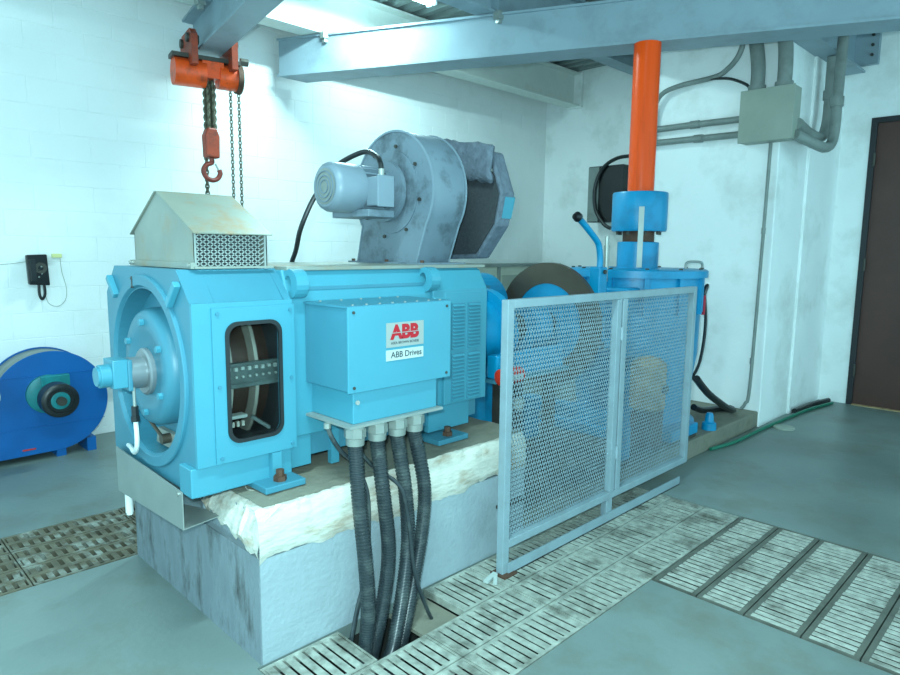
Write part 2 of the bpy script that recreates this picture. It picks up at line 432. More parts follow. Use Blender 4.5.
# --- steel beams
def ibeam(p, q, zb, zt, wd, name, m_, label, endcut=None, tf=.018, tw=.012, web_off=0.):
    """I beam between plan points p and q (centre line)"""
    p = Vector((p[0], p[1])); q = Vector((q[0], q[1])); d = (q-p).normalized(); n = Vector((-d.y, d.x))
    root = thing(name, label, 'beam', (p.x, p.y, zb))
    def slab(nm, w2, za, zc, wo=0.):
        def cut(pt, off, isq):
            # points on the line offset by off; optional cut of the end at constant Y
            e = pt+n*off
            if endcut and not isq: t = (endcut-e.y)/d.y; e = e+d*t
            return e
        a, b_, c, e = cut(p, wo-w2, 0), cut(q, wo-w2, 1), cut(q, wo+w2, 1), cut(p, wo+w2, 0)
        vs = [(v.x, v.y, z) for z in (za, zc) for v in (a, b_, c, e)]
        MB().add(vs, [(3,2,1,0),(4,5,6,7),(0,1,5,4),(1,2,6,5),(2,3,7,6),(3,0,4,7)]).build(nm, m_, root)
    slab('bottom_flange', wd/2, zb, zb+tf); slab('web', tw/2, zb+tf, zt-tf, web_off); slab('top_flange', wd/2, zt-tf, zt)
    return root
def clip(p, name='beam_clip', parent=None):
    x, y, z = p
    MB().box((x-.035, y-.03, z-.028), (x+.035, y+.03, z+.028)).box((x-.02, y-.02, z-.06), (x+.02, y+.02, z+.04)).build(name, 'galv_plain', parent, .004)
# cross beam: underside edges n=3.345 .. 3.587 in direction u
u = Vector((.4234, -.9059)).normalized(); nn = Vector((.9059, .4234)).normalized()
pc = nn*3.552
def on_line(y): t = (y-pc.y)/u.y; return pc+u*t
P0 = on_line(3.44); P1 = on_line(-3.4)
cross = ibeam((P0.x, P0.y), (P1.x, P1.y), 3.03, 3.355, .28, 'cross_beam', 'beam_grey', 'long blue-grey steel beam crossing above the orange pipe', endcut=3.44, web_off=-.115)
for y in (3.02, 1.6, -.2):
    q = on_line(y); clip((q.x-.135, q.y-.02, 3.335), parent=cross)
mono_a = (1.40, 3.575); mono_b = (.13, -2.8)
mono = ibeam((1.465, 3.575), (.17, -2.9), 3.0, 3.355, .19, 'hoist_beam', 'beam_grey', 'blue-grey monorail beam carrying the orange chain hoist')
clip((1.27, 3.02, 3.335), parent=mono)
wbm = ibeam((XL, 3.12), (XR+.0, 3.12), 3.36, 3.77, .20, 'roof_beam', 'beam_white', 'pale roof beam running along the block wall')
MB().box((6.30, 3.0, 3.345), (6.349, 3.24, 3.787)).build('end_plate', 'plaster', wbm)
b2 = ibeam((XL, 1.68), (XR, 1.68), 3.36, 3.77, .16, 'roof_beam', 'beam_grey', 'middle roof beam passing over the cross beam')
for x in (3.05, 4.3): MB().box((x, 1.60, 3.38), (x+.012, 1.76, 3.75)).build('stiffener', 'beam_grey', b2)
b3 = ibeam((4.2, -.10), (XR-.02, -.10), 3.22, 3.60, .19, 'roof_beam', 'beam_grey', 'short roof beam end meeting the wall over the dark door')
MB().box((6.28, -.30, 3.28), (6.349, .10, 3.70)).build('end_plate', 'beam_grey', b3)
for x in range(4):
    clip((6.275, -.24, 3.34+.09*x), 'bolt', b3) if False else MB().cyl((6.262, -.25, 3.36+.09*x), (6.28, -.25, 3.36+.09*x), .014, 8).build('bolt', 'dark_steel', b3)

# --- fluorescent lamp
def tube_lamp(x0, x1, y, label):
    t = thing('tube_lamp', label, 'lamp', ((x0+x1)/2, y, 3.74))
    MB().box((x0, y-.06, 3.68), (x1, y+.06, 3.74)).build('housing', 'beam_white', t, .006)
    for s in (-1, 1):
        MB().cyl((x0+.03, y+s*.035, 3.65), (x1-.03, y+s*.035, 3.65), .016, 12).build('tube', 'tube_glow', t)
        for x in (x0+.02, x1-.02): MB().box((x-.012, y+s*.035-.022, 3.625), (x+.012, y+s*.035+.022, 3.685)).build('socket', 'white_plastic', t)
    for x in (x0+.2, x1-.2): MB().cyl((x, y, 3.74), (x, y, ZD), .006, 8).build('hanger', 'dark_steel', t)
tube_lamp(1.9, 3.12, 2.42, 'lit fluorescent tube lamp under the ribbed deck behind the cross beam')
tube_lamp(-1.2, 0.02, -.9, 'lit fluorescent tube lamp on the deck nearest to the camera')

# ================================================================== PLINTHS
pl = thing('concrete_plinth', 'tall grey concrete plinth with chipped white rim under the motor', 'plinth', (.75, .6, 0))
m = MB().box((.004, 0, 0), (1.5, 1.205, .40)); m.build('lower_block', 'plinth_grey', pl)
# stained end face slab
MB().box((0, .0015, 0), (.004, 1.205, .405)).box((0, .44, .405), (.004, 1.205, .565)).build('stained_end_face', 'plinth_stained', pl)
# chipped upper band: irregular front
def band():
    m = MB(); n = 90; rnd = random.Random(7); rows = []
    for i in range(n+1):
        x = 1.5*i/n
        lowz = .392+.012*math.sin(x*5+1)+.010*math.sin(x*17)+.006*math.sin(x*41)+.004*rnd.uniform(-1, 1)-.02*math.exp(-x*14)
        topz = .562+.010*math.sin(x*23)+.005*rnd.uniform(-1, 1)
        rows.append([(x, .003, lowz-.002), (x, -.003, lowz+.006), (x, -.005-.003*rnd.random(), .44), (x, -.004-.004*rnd.random(), .50), (x, .0+.006*rnd.random(), topz-.015), (x, .018+.012*rnd.random(), .578+.006*rnd.random()), (x, .05+.02*rnd.random(), .5815)])
    k = 7
    m.add([v for r in rows for v in r], [(i*k+j, (i+1)*k+j, (i+1)*k+j+1, i*k+j+1) for i in range(n) for j in range(k-1)], True)
    return m
MB().box((.06, .03, .40), (1.5, 1.205, .565)).box((.035, .06, .40), (.06, 1.205, .54)).box((.004, .44, .40), (.06, 1.205, .575)).build('core', 'plinth_grey', pl)
band().build('chipped_rim', 'plinth_white', pl)
# broken corner: rubble slope at the end face
m = MB(); rnd = random.Random(3); n = 14
rows = []
n = 30
for i in range(n+1):
    y = .46*i/n; k_ = 1-i/n
    rows.append([(.001, y, .40+.09*(1-k_)+.012*math.sin(i*.9)+.006*rnd.uniform(-1, 1)), (-.004-.003*rnd.random(), y, .43+.07*(1-k_)+.01*rnd.uniform(-1, 1)), (.005+.01*rnd.random(), y, .49+.03*(1-k_)+.008*rnd.uniform(-1, 1)), (.03+.015*rnd.random(), y, .55+.01*rnd.uniform(-1, 1)), (.08+.02*rnd.random(), y, .585)])
m.add([v for r in rows for v in r], [(i*5+j, (i+1)*5+j, (i+1)*5+j+1, i*5+j+1) for i in range(n) for j in range(4)], True)
m.build('broken_corner', 'plinth_white', pl)
m = MB(); nx, ny = 30, 24; rnd = random.Random(9)
vs = [(.03+1.47*i/nx, .015+1.18*j/ny, .583+rnd.random()*.007) for j in range(ny+1) for i in range(nx+1)]
m.add(vs, [(j*(nx+1)+i, j*(nx+1)+i+1, (j+1)*(nx+1)+i+1, (j+1)*(nx+1)+i) for j in range(ny) for i in range(nx)], True)
m.build('top_screed', 'plinth_top', pl)
MB().box((1.28, -.04, .235), (1.47, 0, .25)).build('steel_bracket', 'dark_steel', pl)

lp = thing('concrete_plinth', 'low concrete slab under the blue vertical gearbox', 'plinth', (3.1, .6, 0))
MB().box((1.5, .0, 0), (XC, 1.2, .137)).build('slab', 'plinth_top', lp, .01)
MB().box((1.505, .03, .137), (3.6, 1.15, .16)).build('oily_shaded_bed', 'oily_shaded_concrete', lp, .008)  # oily bed, its colour also carries the shade behind the fence mesh

# ================================================================== FLOOR GRATES
SL = {}
def slat_mesh(L, wd, m_):
    k = (round(L, 3), round(wd, 3), m_)
    if k not in SL:
        me = bpy.data.meshes.new('slat'); mm = MB()
        a = wd/2; h = L/2
        # rounded top bar
        prof = [(-a, -.003), (a, -.003), (a, -.0008), (a-.001, 0), (1e-4-a+.001, 0), (-a, -.0008)]
        mm.prism(prof, 'y', -h, h)
        me.from_pydata([tuple(v) for v in mm.v], [], mm.f); me.update()
        bm = bmesh.new(); bm.from_mesh(me); bmesh.ops.recalc_face_normals(bm, faces=bm.faces); bm.to_mesh(me); bm.free()
        me.materials.append(MATS[m_]); SL[k] = me
    return SL[k]
def grate(x0, x1, y0, y1, label, m_='grate_iron', pitch=.04, slot=.011, group='cast iron floor grates', rim=.018, dz=0., fm=None, mid=False):
    t = thing('floor_grate', label, 'grate', ((x0+x1)/2, (y0+y1)/2, dz), group)
    e = .003
    fr = MB().box((x0+e, y0+e, -.03+dz), (x1-e, y0+rim, .0005+dz)).box((x0+e, y1-rim, -.03+dz), (x1-e, y1-e, .0005+dz))
    fr.box((x0+e, y0+rim, -.03+dz), (x0+.012, y1-rim, .001+dz)).box((x1-.012, y0+rim, -.03+dz), (x1-e, y1-rim, .001+dz))
    if mid: fr.box((x0+.012, (y0+y1)/2-.016, -.03+dz), (x1-.012, (y0+y1)/2+.016, .0012+dz))
    fr.build('frame', fm or m_, t)
    n = max(1, int(round((x1-x0-.02)/pitch))); p = (x1-x0-.02)/n
    for i in range(n):
        o = bpy.data.objects.new('slat', slat_mesh(y1-y0-2*rim+.004, p-slot, m_)); COL.objects.link(o); o.parent = t
        o.location = (x0+.01+p*(i+.5)-(x0+x1)/2, 0, random.uniform(-.0015, .0008))
    return t
XJs = [-.02, .56, 1.08, 1.6, 2.12, 2.64]
pos = ['beside the nearest plinth corner', 'in front of the cable pit', 'left of the fence post', 'below the left fence panel', 'below the right fence panel']
rowsY = [(-.265, -.01), (-.47, -.265), (-.672, -.47)]
rn = ['inner', 'middle', 'outer']
for k, (ya, yb) in enumerate(rowsY):
    for i in range(5):
        x0, x1 = XJs[i], XJs[i+1]
        if k == 0:
            if i == 0: x1 = .325
            if i == 1: x0 = .785
        if x1-x0 < .1: continue
        ps = pos[i] if not (k == 0 and i == 1) else 'right of the cable pit'
        grate(x0, x1, ya, yb, 'slotted iron grate of the %s row along the plinth, %s' % (rn[k], ps), slot=.010)
ords = ['first', 'second', 'third', 'fourth', 'fifth', 'sixth']
Ys = [-.68, -.885, -1.09, -1.31, -1.515, -1.73, -1.94]
for i in range(6):
    grate(1.605, 2.645, Ys[i+1], Ys[i], '%s wide ribbed grate from the fence in the branch towards the right' % ords[i], slot=.011, rim=.024, dz=.004, m_='grate_bar', fm='grate_frame')
LXs = [-2.18, -1.6, -1.02, -.44, .14, .72, 1.3, 1.88]
lw = ['', '', 'at the left picture edge', 'left of the plinth end', 'behind the plinth end', '', '']
for k in range(3):
    ya = 1.215+.2215*k; yb = ya+.2195
    for i in range(1, 5):
        nm = ['', 'farthest left', 'at the left picture edge', 'just left of the plinth', 'by the back corner of the plinth'][i]
        grate(LXs[i], LXs[i+1], ya, yb, 'brown iron grate %s, %s row of the strip' % (nm, ['nearest', 'middle', 'far'][k]), 'grate_brown', pitch=.045, slot=.02, rim=.022, mid=True, group='brown grates of the left strip')
tag(MB().box((.585, -.25, -.05), (.782, -.012, -.035)).build('pit_board', 'plinth_top'), 'grey-brown board lying in the open cable pit', 'board')

# ================================================================== MOTOR
MX0, MX1, MY0, MY1, MZ0, MZ1 = -.125, 1.395, .185, 1.03, .61, 1.42
mo = thing('electric_motor', 'large light blue electric drive motor lying on the tall plinth', 'motor', (.6, .61, .585))
octp = [(MY0, .72), (MY0, 1.305), (.30, MZ1), (.92, MZ1), (MY1, 1.305), (MY1, .72)]
CY, CZ = .61, 1.015
octe = [(MY0+.0145, .61), (MY0+.0145, 1.305), (.30, MZ1), (.92, MZ1), (MY1, 1.305), (MY1, .61)]
def ray_poly(c, ang, poly):
    d = (math.cos(ang), math.sin(ang)); best = None
    for i in range(len(poly)):
        (x1, y1), (x2, y2) = poly[i], poly[(i+1) % len(poly)]
        ex, ey = x2-x1, y2-y1; den = d[0]*ey-d[1]*ex
        if abs(den) < 1e-9: continue
        t = ((x1-c[0])*ey-(y1-c[1])*ex)/den; w_ = ((x1-c[0])*d[1]-(y1-c[1])*d[0])/den
        if t > 0 and -1e-6 <= w_ <= 1+1e-6: best = t if best is None else max(best, t)
    return (c[0]+d[0]*best, c[1]+d[1]*best)
angs = sorted([2*PI*k/56+.01 for k in range(56)]+[math.atan2(z-CZ, y-CY) % (2*PI) for y, z in octe])
RH = .325
loop_o = [ray_poly((CY, CZ), a, octe) for a in angs]; loop_i = [(CY+RH*math.cos(a), CZ+RH*math.sin(a)) for a in angs]
es = MB()
es.ringplate(loop_o, loop_i, 'x', MX0, -.035).prism(octp, 'x', .235, .265)
es.prism([(MY0+.012, 1.262), (MY0+.012, 1.305), (.30, MZ1), (.92, MZ1), (MY1, 1.305), (MY1, 1.262)], 'x', -.035, .235)
es.box((-.035, .20, .72), (.235, MY1, .775)).box((-.035, .70, .775), (.235, MY1, 1.262))
end = es.build('end_shield', 'motor_blue', mo)
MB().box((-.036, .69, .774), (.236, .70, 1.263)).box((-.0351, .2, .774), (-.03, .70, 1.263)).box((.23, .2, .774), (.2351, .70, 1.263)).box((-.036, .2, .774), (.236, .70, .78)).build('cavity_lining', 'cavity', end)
# corner ribs and notches on the end
for ya, za, yb_, zb_ in ((.345, 1.292, .268, 1.372), (.88, 1.295, .955, 1.372)):
    MB().bar((MX0-.012, ya, za), (MX0-.012, yb_, zb_), .026, .024, (1, 0, 0)).build('corner_rib', 'motor_blue_light', end, .003)
# raised ring, recess, bearing cover
MB().lathe([(0, .378), (-.010, .378), (-.014, .374), (-.014, .338), (-.010, .334), (0, .330)], (MX0, CY, CZ), 'x', 72, closed=True).build('end_ring', 'motor_blue', end)
MB().cyl((MX0+.078, CY, CZ), (MX0+.088, CY, CZ), .324, 56).build('recess_plate', 'motor_blue', end)
MB().lathe([(.08, .235), (.02, .232), (.0, .22), (-.008, .205), (-.008, .15), (.0, .135)], (MX0, CY, CZ+.015), 'x', 56).build('bearing_cap', 'motor_blue', end)
for k in range(6):
    a = PI/6+k*PI/3
    MB().cyl((MX0-.008, CY+.178*math.cos(a), CZ+.015+.178*math.sin(a)), (MX0-.024, CY+.178*math.cos(a), CZ+.015+.178*math.sin(a)), .014, 6).build('bolt', 'motor_blue_light', end)
MB().prism([(.50, .70), (.70, .70), (.68, .765), (.52, .765)], 'x', MX0+.055, MX0+.075).build('lower_opening', 'ring_pale', end)
MB().cyl((MX0+.06, .56, .745), (MX0+.02, .56, .745), .02, 12).cyl((MX0+.03, .56, .745), (MX0+.0, .70, .85), .007, 8).build('drain_fitting', 'brake_steel', end)
MB().lathe([(.0, .092), (-.014, .092), (-.02, .084), (-.02, .001)], (MX0, CY, CZ), 'x', 32).build('shaft_seal', 'steel_shaft', mo)
# shaft and tacho generator
tacho = MB().cyl((MX0-.015, CY, CZ), (MX0-.078, CY, CZ), .062, 24).build('shaft_cover', 'steel_shaft', mo)
MB().cyl((-.215, CY, CZ), (-.262, CY, CZ), .052, 20).cyl((-.262, CY, CZ), (-.305, CY, CZ), .044, 20).box((-.268, CY-.052, CZ-.046), (-.215, CY+.052, CZ+.062)).build('tachometer', 'motor_blue_light', tacho, .003)
MB().box((-.217, CY-.06, CZ-.06), (-.20, CY+.06, CZ+.06)).build('tachometer_flange', 'motor_blue', tacho, .004)
MB().cyl((-.305, CY, CZ), (-.313, CY, CZ), .036, 20).build('tachometer_cap', 'motor_blue_light', tacho)
MB().cyl((-.19, CY-.03, CZ-.05), (-.19, CY-.03, CZ-.13), .006, 8).build('cable_stub', 'silver', tacho)
MB().cyl((-.19, CY-.03, CZ-.125), (-.19, CY-.03, CZ-.165), .013, 10).cyl((-.19, CY-.03, CZ-.165), (-.19, CY-.03, CZ-.185), .016, 10).build('cable_connector', 'black_rubber', tacho)
MB().tube([(-.19, CY-.03, CZ-.18), (-.188, CY-.03, CZ-.25), (-.185, CY-.01, CZ-.30), (-.17, CY+.06, CZ-.335), (-.155, CY+.14, CZ-.335), (-.145, CY+.2, CZ-.34)], .009, 8, 6).build('signal_cable', 'white_plastic', tacho)
MB().prism([(.694, 1.338), (.682, 1.338), (.682, 1.384), (.694, 1.384), (.703, 1.376), (.700, 1.370), (.694, 1.373)], 'x', MX0-.0152, MX0-.0138).prism([(.702, 1.338), (.674, 1.338), (.674, 1.344), (.702, 1.344)], 'x', MX0-.0152, MX0-.0138).build('number_mark', 'black_plastic', end)
# front door with window
dx0, dx1, dz0, dz1 = -.058, .272, .722, 1.288
win = rrect(-.008, .210, .792, 1.232, .045); 
MB().ringplate(rect_match(win, -.1255, .268, .72, 1.306), win, 'y', MY0-.001, MY0+.0145).build('front_wall', 'motor_blue_light', mo)
door = MB().ringplate(rect_match(win, dx0, dx1, dz0, dz1), win, 'y', MY0-.009, MY0-.001).build('inspection_door', 'motor_blue_light', mo)
inner = rrect(.002, .200, .802, 1.222, .04); outer = rrect(-.012, .214, .788, 1.236, .048)
MB().ringplate(outer, inner, 'y', MY0-.016, MY0-.006).build('gasket', 'black_rubber', door)
MB().prism(inner, 'y', MY0-.009, MY0-.006).build('window_pane', 'window_glass', door)
for x in (dx0+.02, dx1-.02):
    for z in (dz0+.02, (dz0+dz1)/2, dz1-.02):
        MB().cyl((x, MY0-.009, z), (x, MY0-.015, z), .007, 8).build('screw', 'motor_blue', door)
# commutator and brush gear inside
com = MB().cyl((-.03, CY, CZ), (.23, CY, CZ), .31, 48).build('commutator', 'copper_dark', mo)
for x in (.045, .150): MB().lathe([(-.007, .362), (.007, .362), (.007, .312), (-.007, .312)], (x, CY, CZ), 'x', 40, closed=True).build('slip_ring', 'ring_pale', mo)
br = MB().box((-.03, .215, 1.0), (.23, .245, 1.075)).build('brush_rocker', 'brush_grey', mo)
MB().box((-.03, .208, .985), (.23, .240, 1.0)).build('rocker_rail', 'brush_grey', br)
for i in range(9): MB().box((-.018+i*.027, .205, 1.048+.004*(i % 2)), (-.006+i*.027, .22, 1.062)).cyl((-.01+i*.027, .22, 1.025), (-.01+i*.027, .207, 1.025), .005, 6).build('brush_holder', 'silver', br)
bl2 = MB().box((-.02, .215, .868), (.085, .26, .88)).build('lower_brush_rail', 'silver', mo)
for i in range(5): MB().box((-.018+i*.02, .212, .838), (-.008+i*.02, .225, .858)).build('brush_spring', 'ring_pale', bl2)
MB().bar((.12, .25, .86), (.18, .22, .81), .02, .012).build('cable_lug', 'brush_grey', mo)
# skirt below the end shield
MB().box((-.145, MY0+.014, MZ0), (.262, .30, .718)).box((-.034, .30, MZ0), (.262, MY1, .718)).build('base_skirt', 'motor_blue_light', mo, .004)
# stator frame
sp = [(MY0+.022, .75), (MY0+.022, 1.295), (.255, 1.415), (.965, 1.415), (MY1-.02, 1.295), (MY1-.02, .75)]
st = MB().prism(sp, 'x', .265, MX1).build('stator_frame', 'motor_blue_light', mo, .006)
MB().prism([(MY0+.005, 1.25), (MY0+.005, 1.31), (.245, 1.405), (.28, 1.405), (.28, 1.25)], 'x', 1.02, MX1+.004).build('upper_shoulder', 'motor_blue_light', st, .006)
MB().prism([(MY0+.004, .75), (MY0+.004, 1.30), (MY0+.03, 1.30), (MY0+.03, .75)], 'x', 1.10, MX1+.004).build('louvre_panel', 'motor_blue_light', st, .004)
MB().bar((.36, .226, 1.342), (1.0, .226, 1.342), .014, .012).build('weld_bead', 'motor_blue', st)
MB().box((.28, .235, 1.412), (1.43, .99, 1.428)).build('top_plate', 'galv', st, .003)
MB().box((.0+.28, MY0+.04, .66), (1.36, MY1-.04, .75)).build('lower_frame', 'motor_blue', st)
MB().box((1.02, MY0+.03, .625), (1.30, .30, .752)).build('foot_web', 'motor_blue_light', st)
MB().box((.27, MY0+.03, .625), (.36, .30, .752)).build('foot_web', 'motor_blue_light', st)
MB().box((.46, MY0+.03, .60), (.50, .24, .752)).build('foot_web', 'motor_blue_light', st)
for x0, x1 in ((.09, .262), (.98, 1.18)):
    ft = MB().box((x0, .10, .591), (x1, .32, .617)).build('foot', 'motor_blue', mo, .004)
    MB().cyl(((x0+x1)/2, .145, .615), ((x0+x1)/2, .145, .66), .016, 8).cyl(((x0+x1)/2, .145, .616), ((x0+x1)/2, .145, .636), .026, 6).build('anchor_bolt', 'rust_steel', ft)
MB().box((.16, .17, .61), (.20, .30, .72)).build('foot_gusset', 'motor_blue_light', mo)
# louvres
for x0, x1 in ((1.145, 1.232), (1.255, 1.345)):
    for z0_, z1_ in ((1.02, 1.245), (.765, 1.0)):
        lv = MB().box((x0, MY0+.0005, z0_), (x1, MY0+.004, z1_)).build('louvre_field', 'motor_blue', st)
        n = 13
        for i in range(n):
            z = z0_+(z1_-z0_)*(i+.5)/n
            MB().prism([(MY0+.004, z-.007), (MY0-.009, z-.006), (MY0+.004, z+.006)], 'x', x0+.004, x1-.004).build('louvre_slat', 'motor_blue_light', lv)
# lifting lugs
for x in (.275, .985):
    pts = [(.215+.058*math.cos(a), 1.362+.058*math.sin(a)) for a in [math.radians(75+18*i) for i in range(15)]]
    hole = [(.222+.022*math.cos(a), 1.365+.03*math.sin(a)) for a in [math.radians(75+24*i) for i in range(15)]]
    pts[0] = (.255, 1.408); pts[-1] = (.26, 1.31)
    MB().ringplate(pts, hole, 'x', x, x+.055).build('lifting_lug', 'motor_blue_light', mo, .004)
# terminal box
TX0, TX1, TY, TZ0, TZ1 = .334, .865, -.08, .966, 1.288
tb = MB().box((TX0+.004, TY+.006, TZ0+.004), (TX1-.004, MY0+.02, TZ1-.004)).build('terminal_box', 'motor_blue', mo, .003)
MB().box((TX0, TY-.004, TZ0), (TX1, TY+.006, TZ1)).build('front_cover', 'motor_blue_light', tb, .002)
MB().box((TX0-.002, TY-.002, TZ1-.004), (TX1+.002, MY0+.02, TZ1+.004)).build('top_cover', 'motor_blue', tb)
for i in range(8):
    x = TX0+.04+i*.064
    MB().cyl((x, TY+.02, TZ1+.004), (x, TY+.02, TZ1+.008), .005, 6).build('lid_screw', 'silver', tb)
for i in range(5):
    x = TX0+.05+i*.1
    MB().cyl((x, MY0-.02, TZ1+.004), (x, MY0-.02, TZ1+.009), .005, 6).build('lid_screw', 'silver', tb)
for x in (TX0+.025, TX1-.025):
    for z in (TZ0+.02, TZ1-.02): MB().cyl((x, TY-.004, z), (x, TY-.008, z), .006, 8).build('cover_screw', 'dark_steel', tb)
lab = MB().box((.513, TY-.0065, 1.122), (.707, TY-.004, 1.218)).build('name_plate', 'label_grey', tb)
lab['label'] = 'grey plate with red ABB logo'
text_part('plate_logo', 'ABB', .074, (.608, TY-.0066, 1.178), 'logo_red', lab, bold=.0040, sx=1.06)
sl = MB().box((.535, TY-.0082, 1.1765), (.685, TY-.0074, 1.179)).box((.5825, TY-.0082, 1.150), (.5845, TY-.0074, 1.208)).box((.6115, TY-.0082, 1.150), (.6135, TY-.0074, 1.208)).box((.6605, TY-.0082, 1.150), (.6625, TY-.0074, 1.208))
sl = MB().box((.535, TY-.0082, 1.1765), (.685, TY-.0074, 1.179))
sl.build('logo_slit', 'slit_grey', lab)
text_part('plate_lettering', 'ASEA BROWN BOVERI', .0145, (.608, TY-.0066, 1.138), 'ink', lab)
lab2 = MB().box((.512, TY-.0065, 1.070), (.706, TY-.004, 1.112)).build('type_plate', 'label_white', tb)
text_part('plate_lettering', 'ABB Drives', .034, (.616, TY-.0066, 1.091), 'ink', lab2, bold=.0003)
# gland box
gb = MB().box((.366, TY+.012, .842), (.80, MY0+.04, TZ0+.002)).build('gland_box', 'motor_blue_light', mo, .003)
MB().box((.335, TY-.012, .832), (.815, MY0+.03, .842)).build('gland_plate', 'galv_plain', gb)
MB().cyl((.385, TY+.012, .925), (.385, TY+.006, .925), .009, 12).build('earth_bolt', 'label_grey', gb)
gxs = [.402, .510, .614, .708]
for x in gxs:
    gl = MB().cyl((x, -.03, .832), (x, -.03, .815), .040, 16).lathe([(-.017, .043), (-.05, .043), (-.053, .040)], (x, -.03, .832), 'z', 8, smooth=False).cyl((x, -.03, .785), (x, -.03, .75), .038, 16, r2=.036)
    gl.build('cable_gland', 'silver', gb)
MB().cyl((.33, .05, .832), (.33, .05, .812), .014, 10).build('small_gland', 'silver', gb)

# ---- black corrugated conduits
cps = [[(0.402,-0.03,0.775),(0.402,-0.03,0.744),(0.396,-0.06,0.536),(0.404,-0.085,0.297),(0.398,-0.11,0.102),(0.368,-0.13,-0.045),(0.345,-0.14,-0.108),(.32,-.14,-.25)],
 [(0.51,-0.03,0.775),(0.51,-0.03,0.738),(0.52,-0.06,0.503),(0.533,-0.072,0.292),(0.497,-0.09,0.122),(0.434,-0.11,-0.038),(0.408,-0.115,-0.106),(.385,-.115,-.25)],
 [(0.614,-0.03,0.775),(0.614,-0.03,0.742),(0.632,-0.06,0.515),(0.626,-0.085,0.307),(0.563,-0.125,0.12),(0.478,-0.172,-0.044),(0.44,-0.182,-0.107),(.42,-.185,-.25)],
 [(0.708,-0.03,0.775),(0.708,-0.03,0.741),(0.739,-0.06,0.51),(0.71,-0.08,0.324),(0.632,-0.11,0.12),(0.545,-0.15,-0.046),(0.51,-0.16,-0.11),(.49,-.16,-.25)]]
ordc = ['leftmost', 'second from the left', 'third from the left', 'rightmost']
for i, p in enumerate(cps):
    o = MB().tube(p, .03, 12, 104, rf=lambda k: .0302 if (k//3) % 2 else .0270).build('cable_conduit', 'conduit_black')
    tag(o, 'black corrugated cable conduit hanging from the terminal box, %s of four' % ordc[i], 'conduit', 'black conduits into the floor pit')
tag(MB().tube([(0.33,0.05,0.82),(0.335,0.03,0.78),(0.37,0.02,0.72),(0.43,0.005,0.65),(0.462,-0.025,0.54),(0.465,-0.03,0.38),(0.445,-0.04,0.22),(0.38,-0.06,0.08),(0.325,-0.08,-0.074),(.31,-.08,-.2)], .009, 8, 10).build('thin_cable', 'conduit_black'),
    'thin dark cable running down behind the leftmost conduit', 'cable')
tag(MB().tube([(0.45,-.0,0.70),(0.50,-.01,0.64),(0.545,-0.03,0.60),(0.575,-0.10,0.55),(0.60,-0.115,0.423),(0.615,-0.14,0.192),(0.659,-0.16,0.035),(0.706,-0.16,-0.06)], .008, 8, 10).build('thin_cable', 'conduit_black'),
    'thin dark cable crossing in front of the right conduits into the pit', 'cable')

# ---- drip tray under the motor end
dt = thing('drip_tray', 'bent galvanised sheet hanging below the motor end', 'tray', (-.14, .6, .44))
MB().prism([(.27, .618), (.95, .64), (.945, .445), (.27, .478)], 'x', -.151, -.147).build('apron', 'galv_plain', dt)
MB().add([(-.151, .27, .478), (-.004, .29, .482), (-.004, .40, .476), (-.151, .945, .445), (-.151, .27, .474), (-.004, .29, .478), (-.004, .40, .472), (-.151, .945, .441)],
   [(0,1,2,3),(7,6,5,4),(0,4,5,1),(1,5,6,2),(2,6,7,3),(3,7,4,0)]).build('bottom_lip', 'galv_plain', dt)
MB().cyl((-.151, .30, .605), (-.157, .30, .605), .008, 8).build('screw', 'silver', dt)
tag(MB().cyl((-.135, .87, .44), (-.135, .87, .36), .016, 12).cyl((-.135, .87, .36), (-.135, .87, .35), .013, 12).build('drain_stub', 'white_plastic'), 'short white pipe stub below the drip tray', 'pipe')

# ---- outlet hood on the motor
hd = thing('air_hood', 'rust-stained galvanised gabled hood on the motor end', 'hood', (.07, .58, 1.425))
HX0, HX1, HY0, HY1, HB, HE, HR = -.066, .225, .285, .84, 1.425, 1.556, 1.705
hyr = .575
MB().prism([(HY0, HB), (HY0, HE), (hyr, HR), (hyr+.02, HR), (HY1, HE+.005), (HY1, HB)], 'x', HX0, HX0+.004).build('gable_panel', 'galv', hd)
MB().prism([(HY0, HB), (HY0, HE), (hyr, HR), (hyr+.02, HR), (HY1, HE+.005), (HY1, HB)], 'x', HX1-.004, HX1).build('gable_panel', 'galv', hd)
MB().add([(HX0-.008, HY0-.03, HE-.006), (HX1+.008, HY0-.03, HE-.006), (HX1+.008, hyr, HR+.006), (HX0-.008, hyr, HR+.006), (HX1+.008, hyr+.02, HR+.006), (HX0-.008, hyr+.02, HR+.006), (HX1+.008, HY1+.03, HE-.004), (HX0-.008, HY1+.03, HE-.004)],
   [(0,1,2,3),(3,2,4,5),(5,4,6,7)]).build('roof_sheet', 'hood_sheet', hd).modifiers.new('thick', 'SOLIDIFY').thickness = .004
MB().box((HX0, HY1-.004, HB), (HX1, HY1, HE)).build('back_panel', 'galv', hd)
MB().box((HX0-.012, HY0-.004, HB-.002), (HX0+.004, HY1+.03, HB+.02)).box((HX0, HY0-.012, HB-.002), (HX1+.02, HY0, HB+.006)).build('base_angle', 'galv', hd)
MB().box((HX0+.001, HY0, HB), (HX0+.012, HY0+.008, HE)).box((HX1-.012, HY0, HB), (HX1, HY0+.008, HE)).build('corner_post', 'galv_plain', hd)
o = expanded_mesh(MB(), (HX0+.012, HY0+.004, HB+.006), (1,0,0), (0,0,1), HX1-HX0-.024, HE-HB-.008, .026, .0165, .0042, .002).build('wire_mesh', 'galv_plain', hd)
MB().box((HX0+.006, HY0+.05, HB), (HX1-.006, HY0+.056, HE+.02)).build('hood_shade_panel', 'filter_shade_dark', hd)  # added dark panel standing in for the shade inside the hood
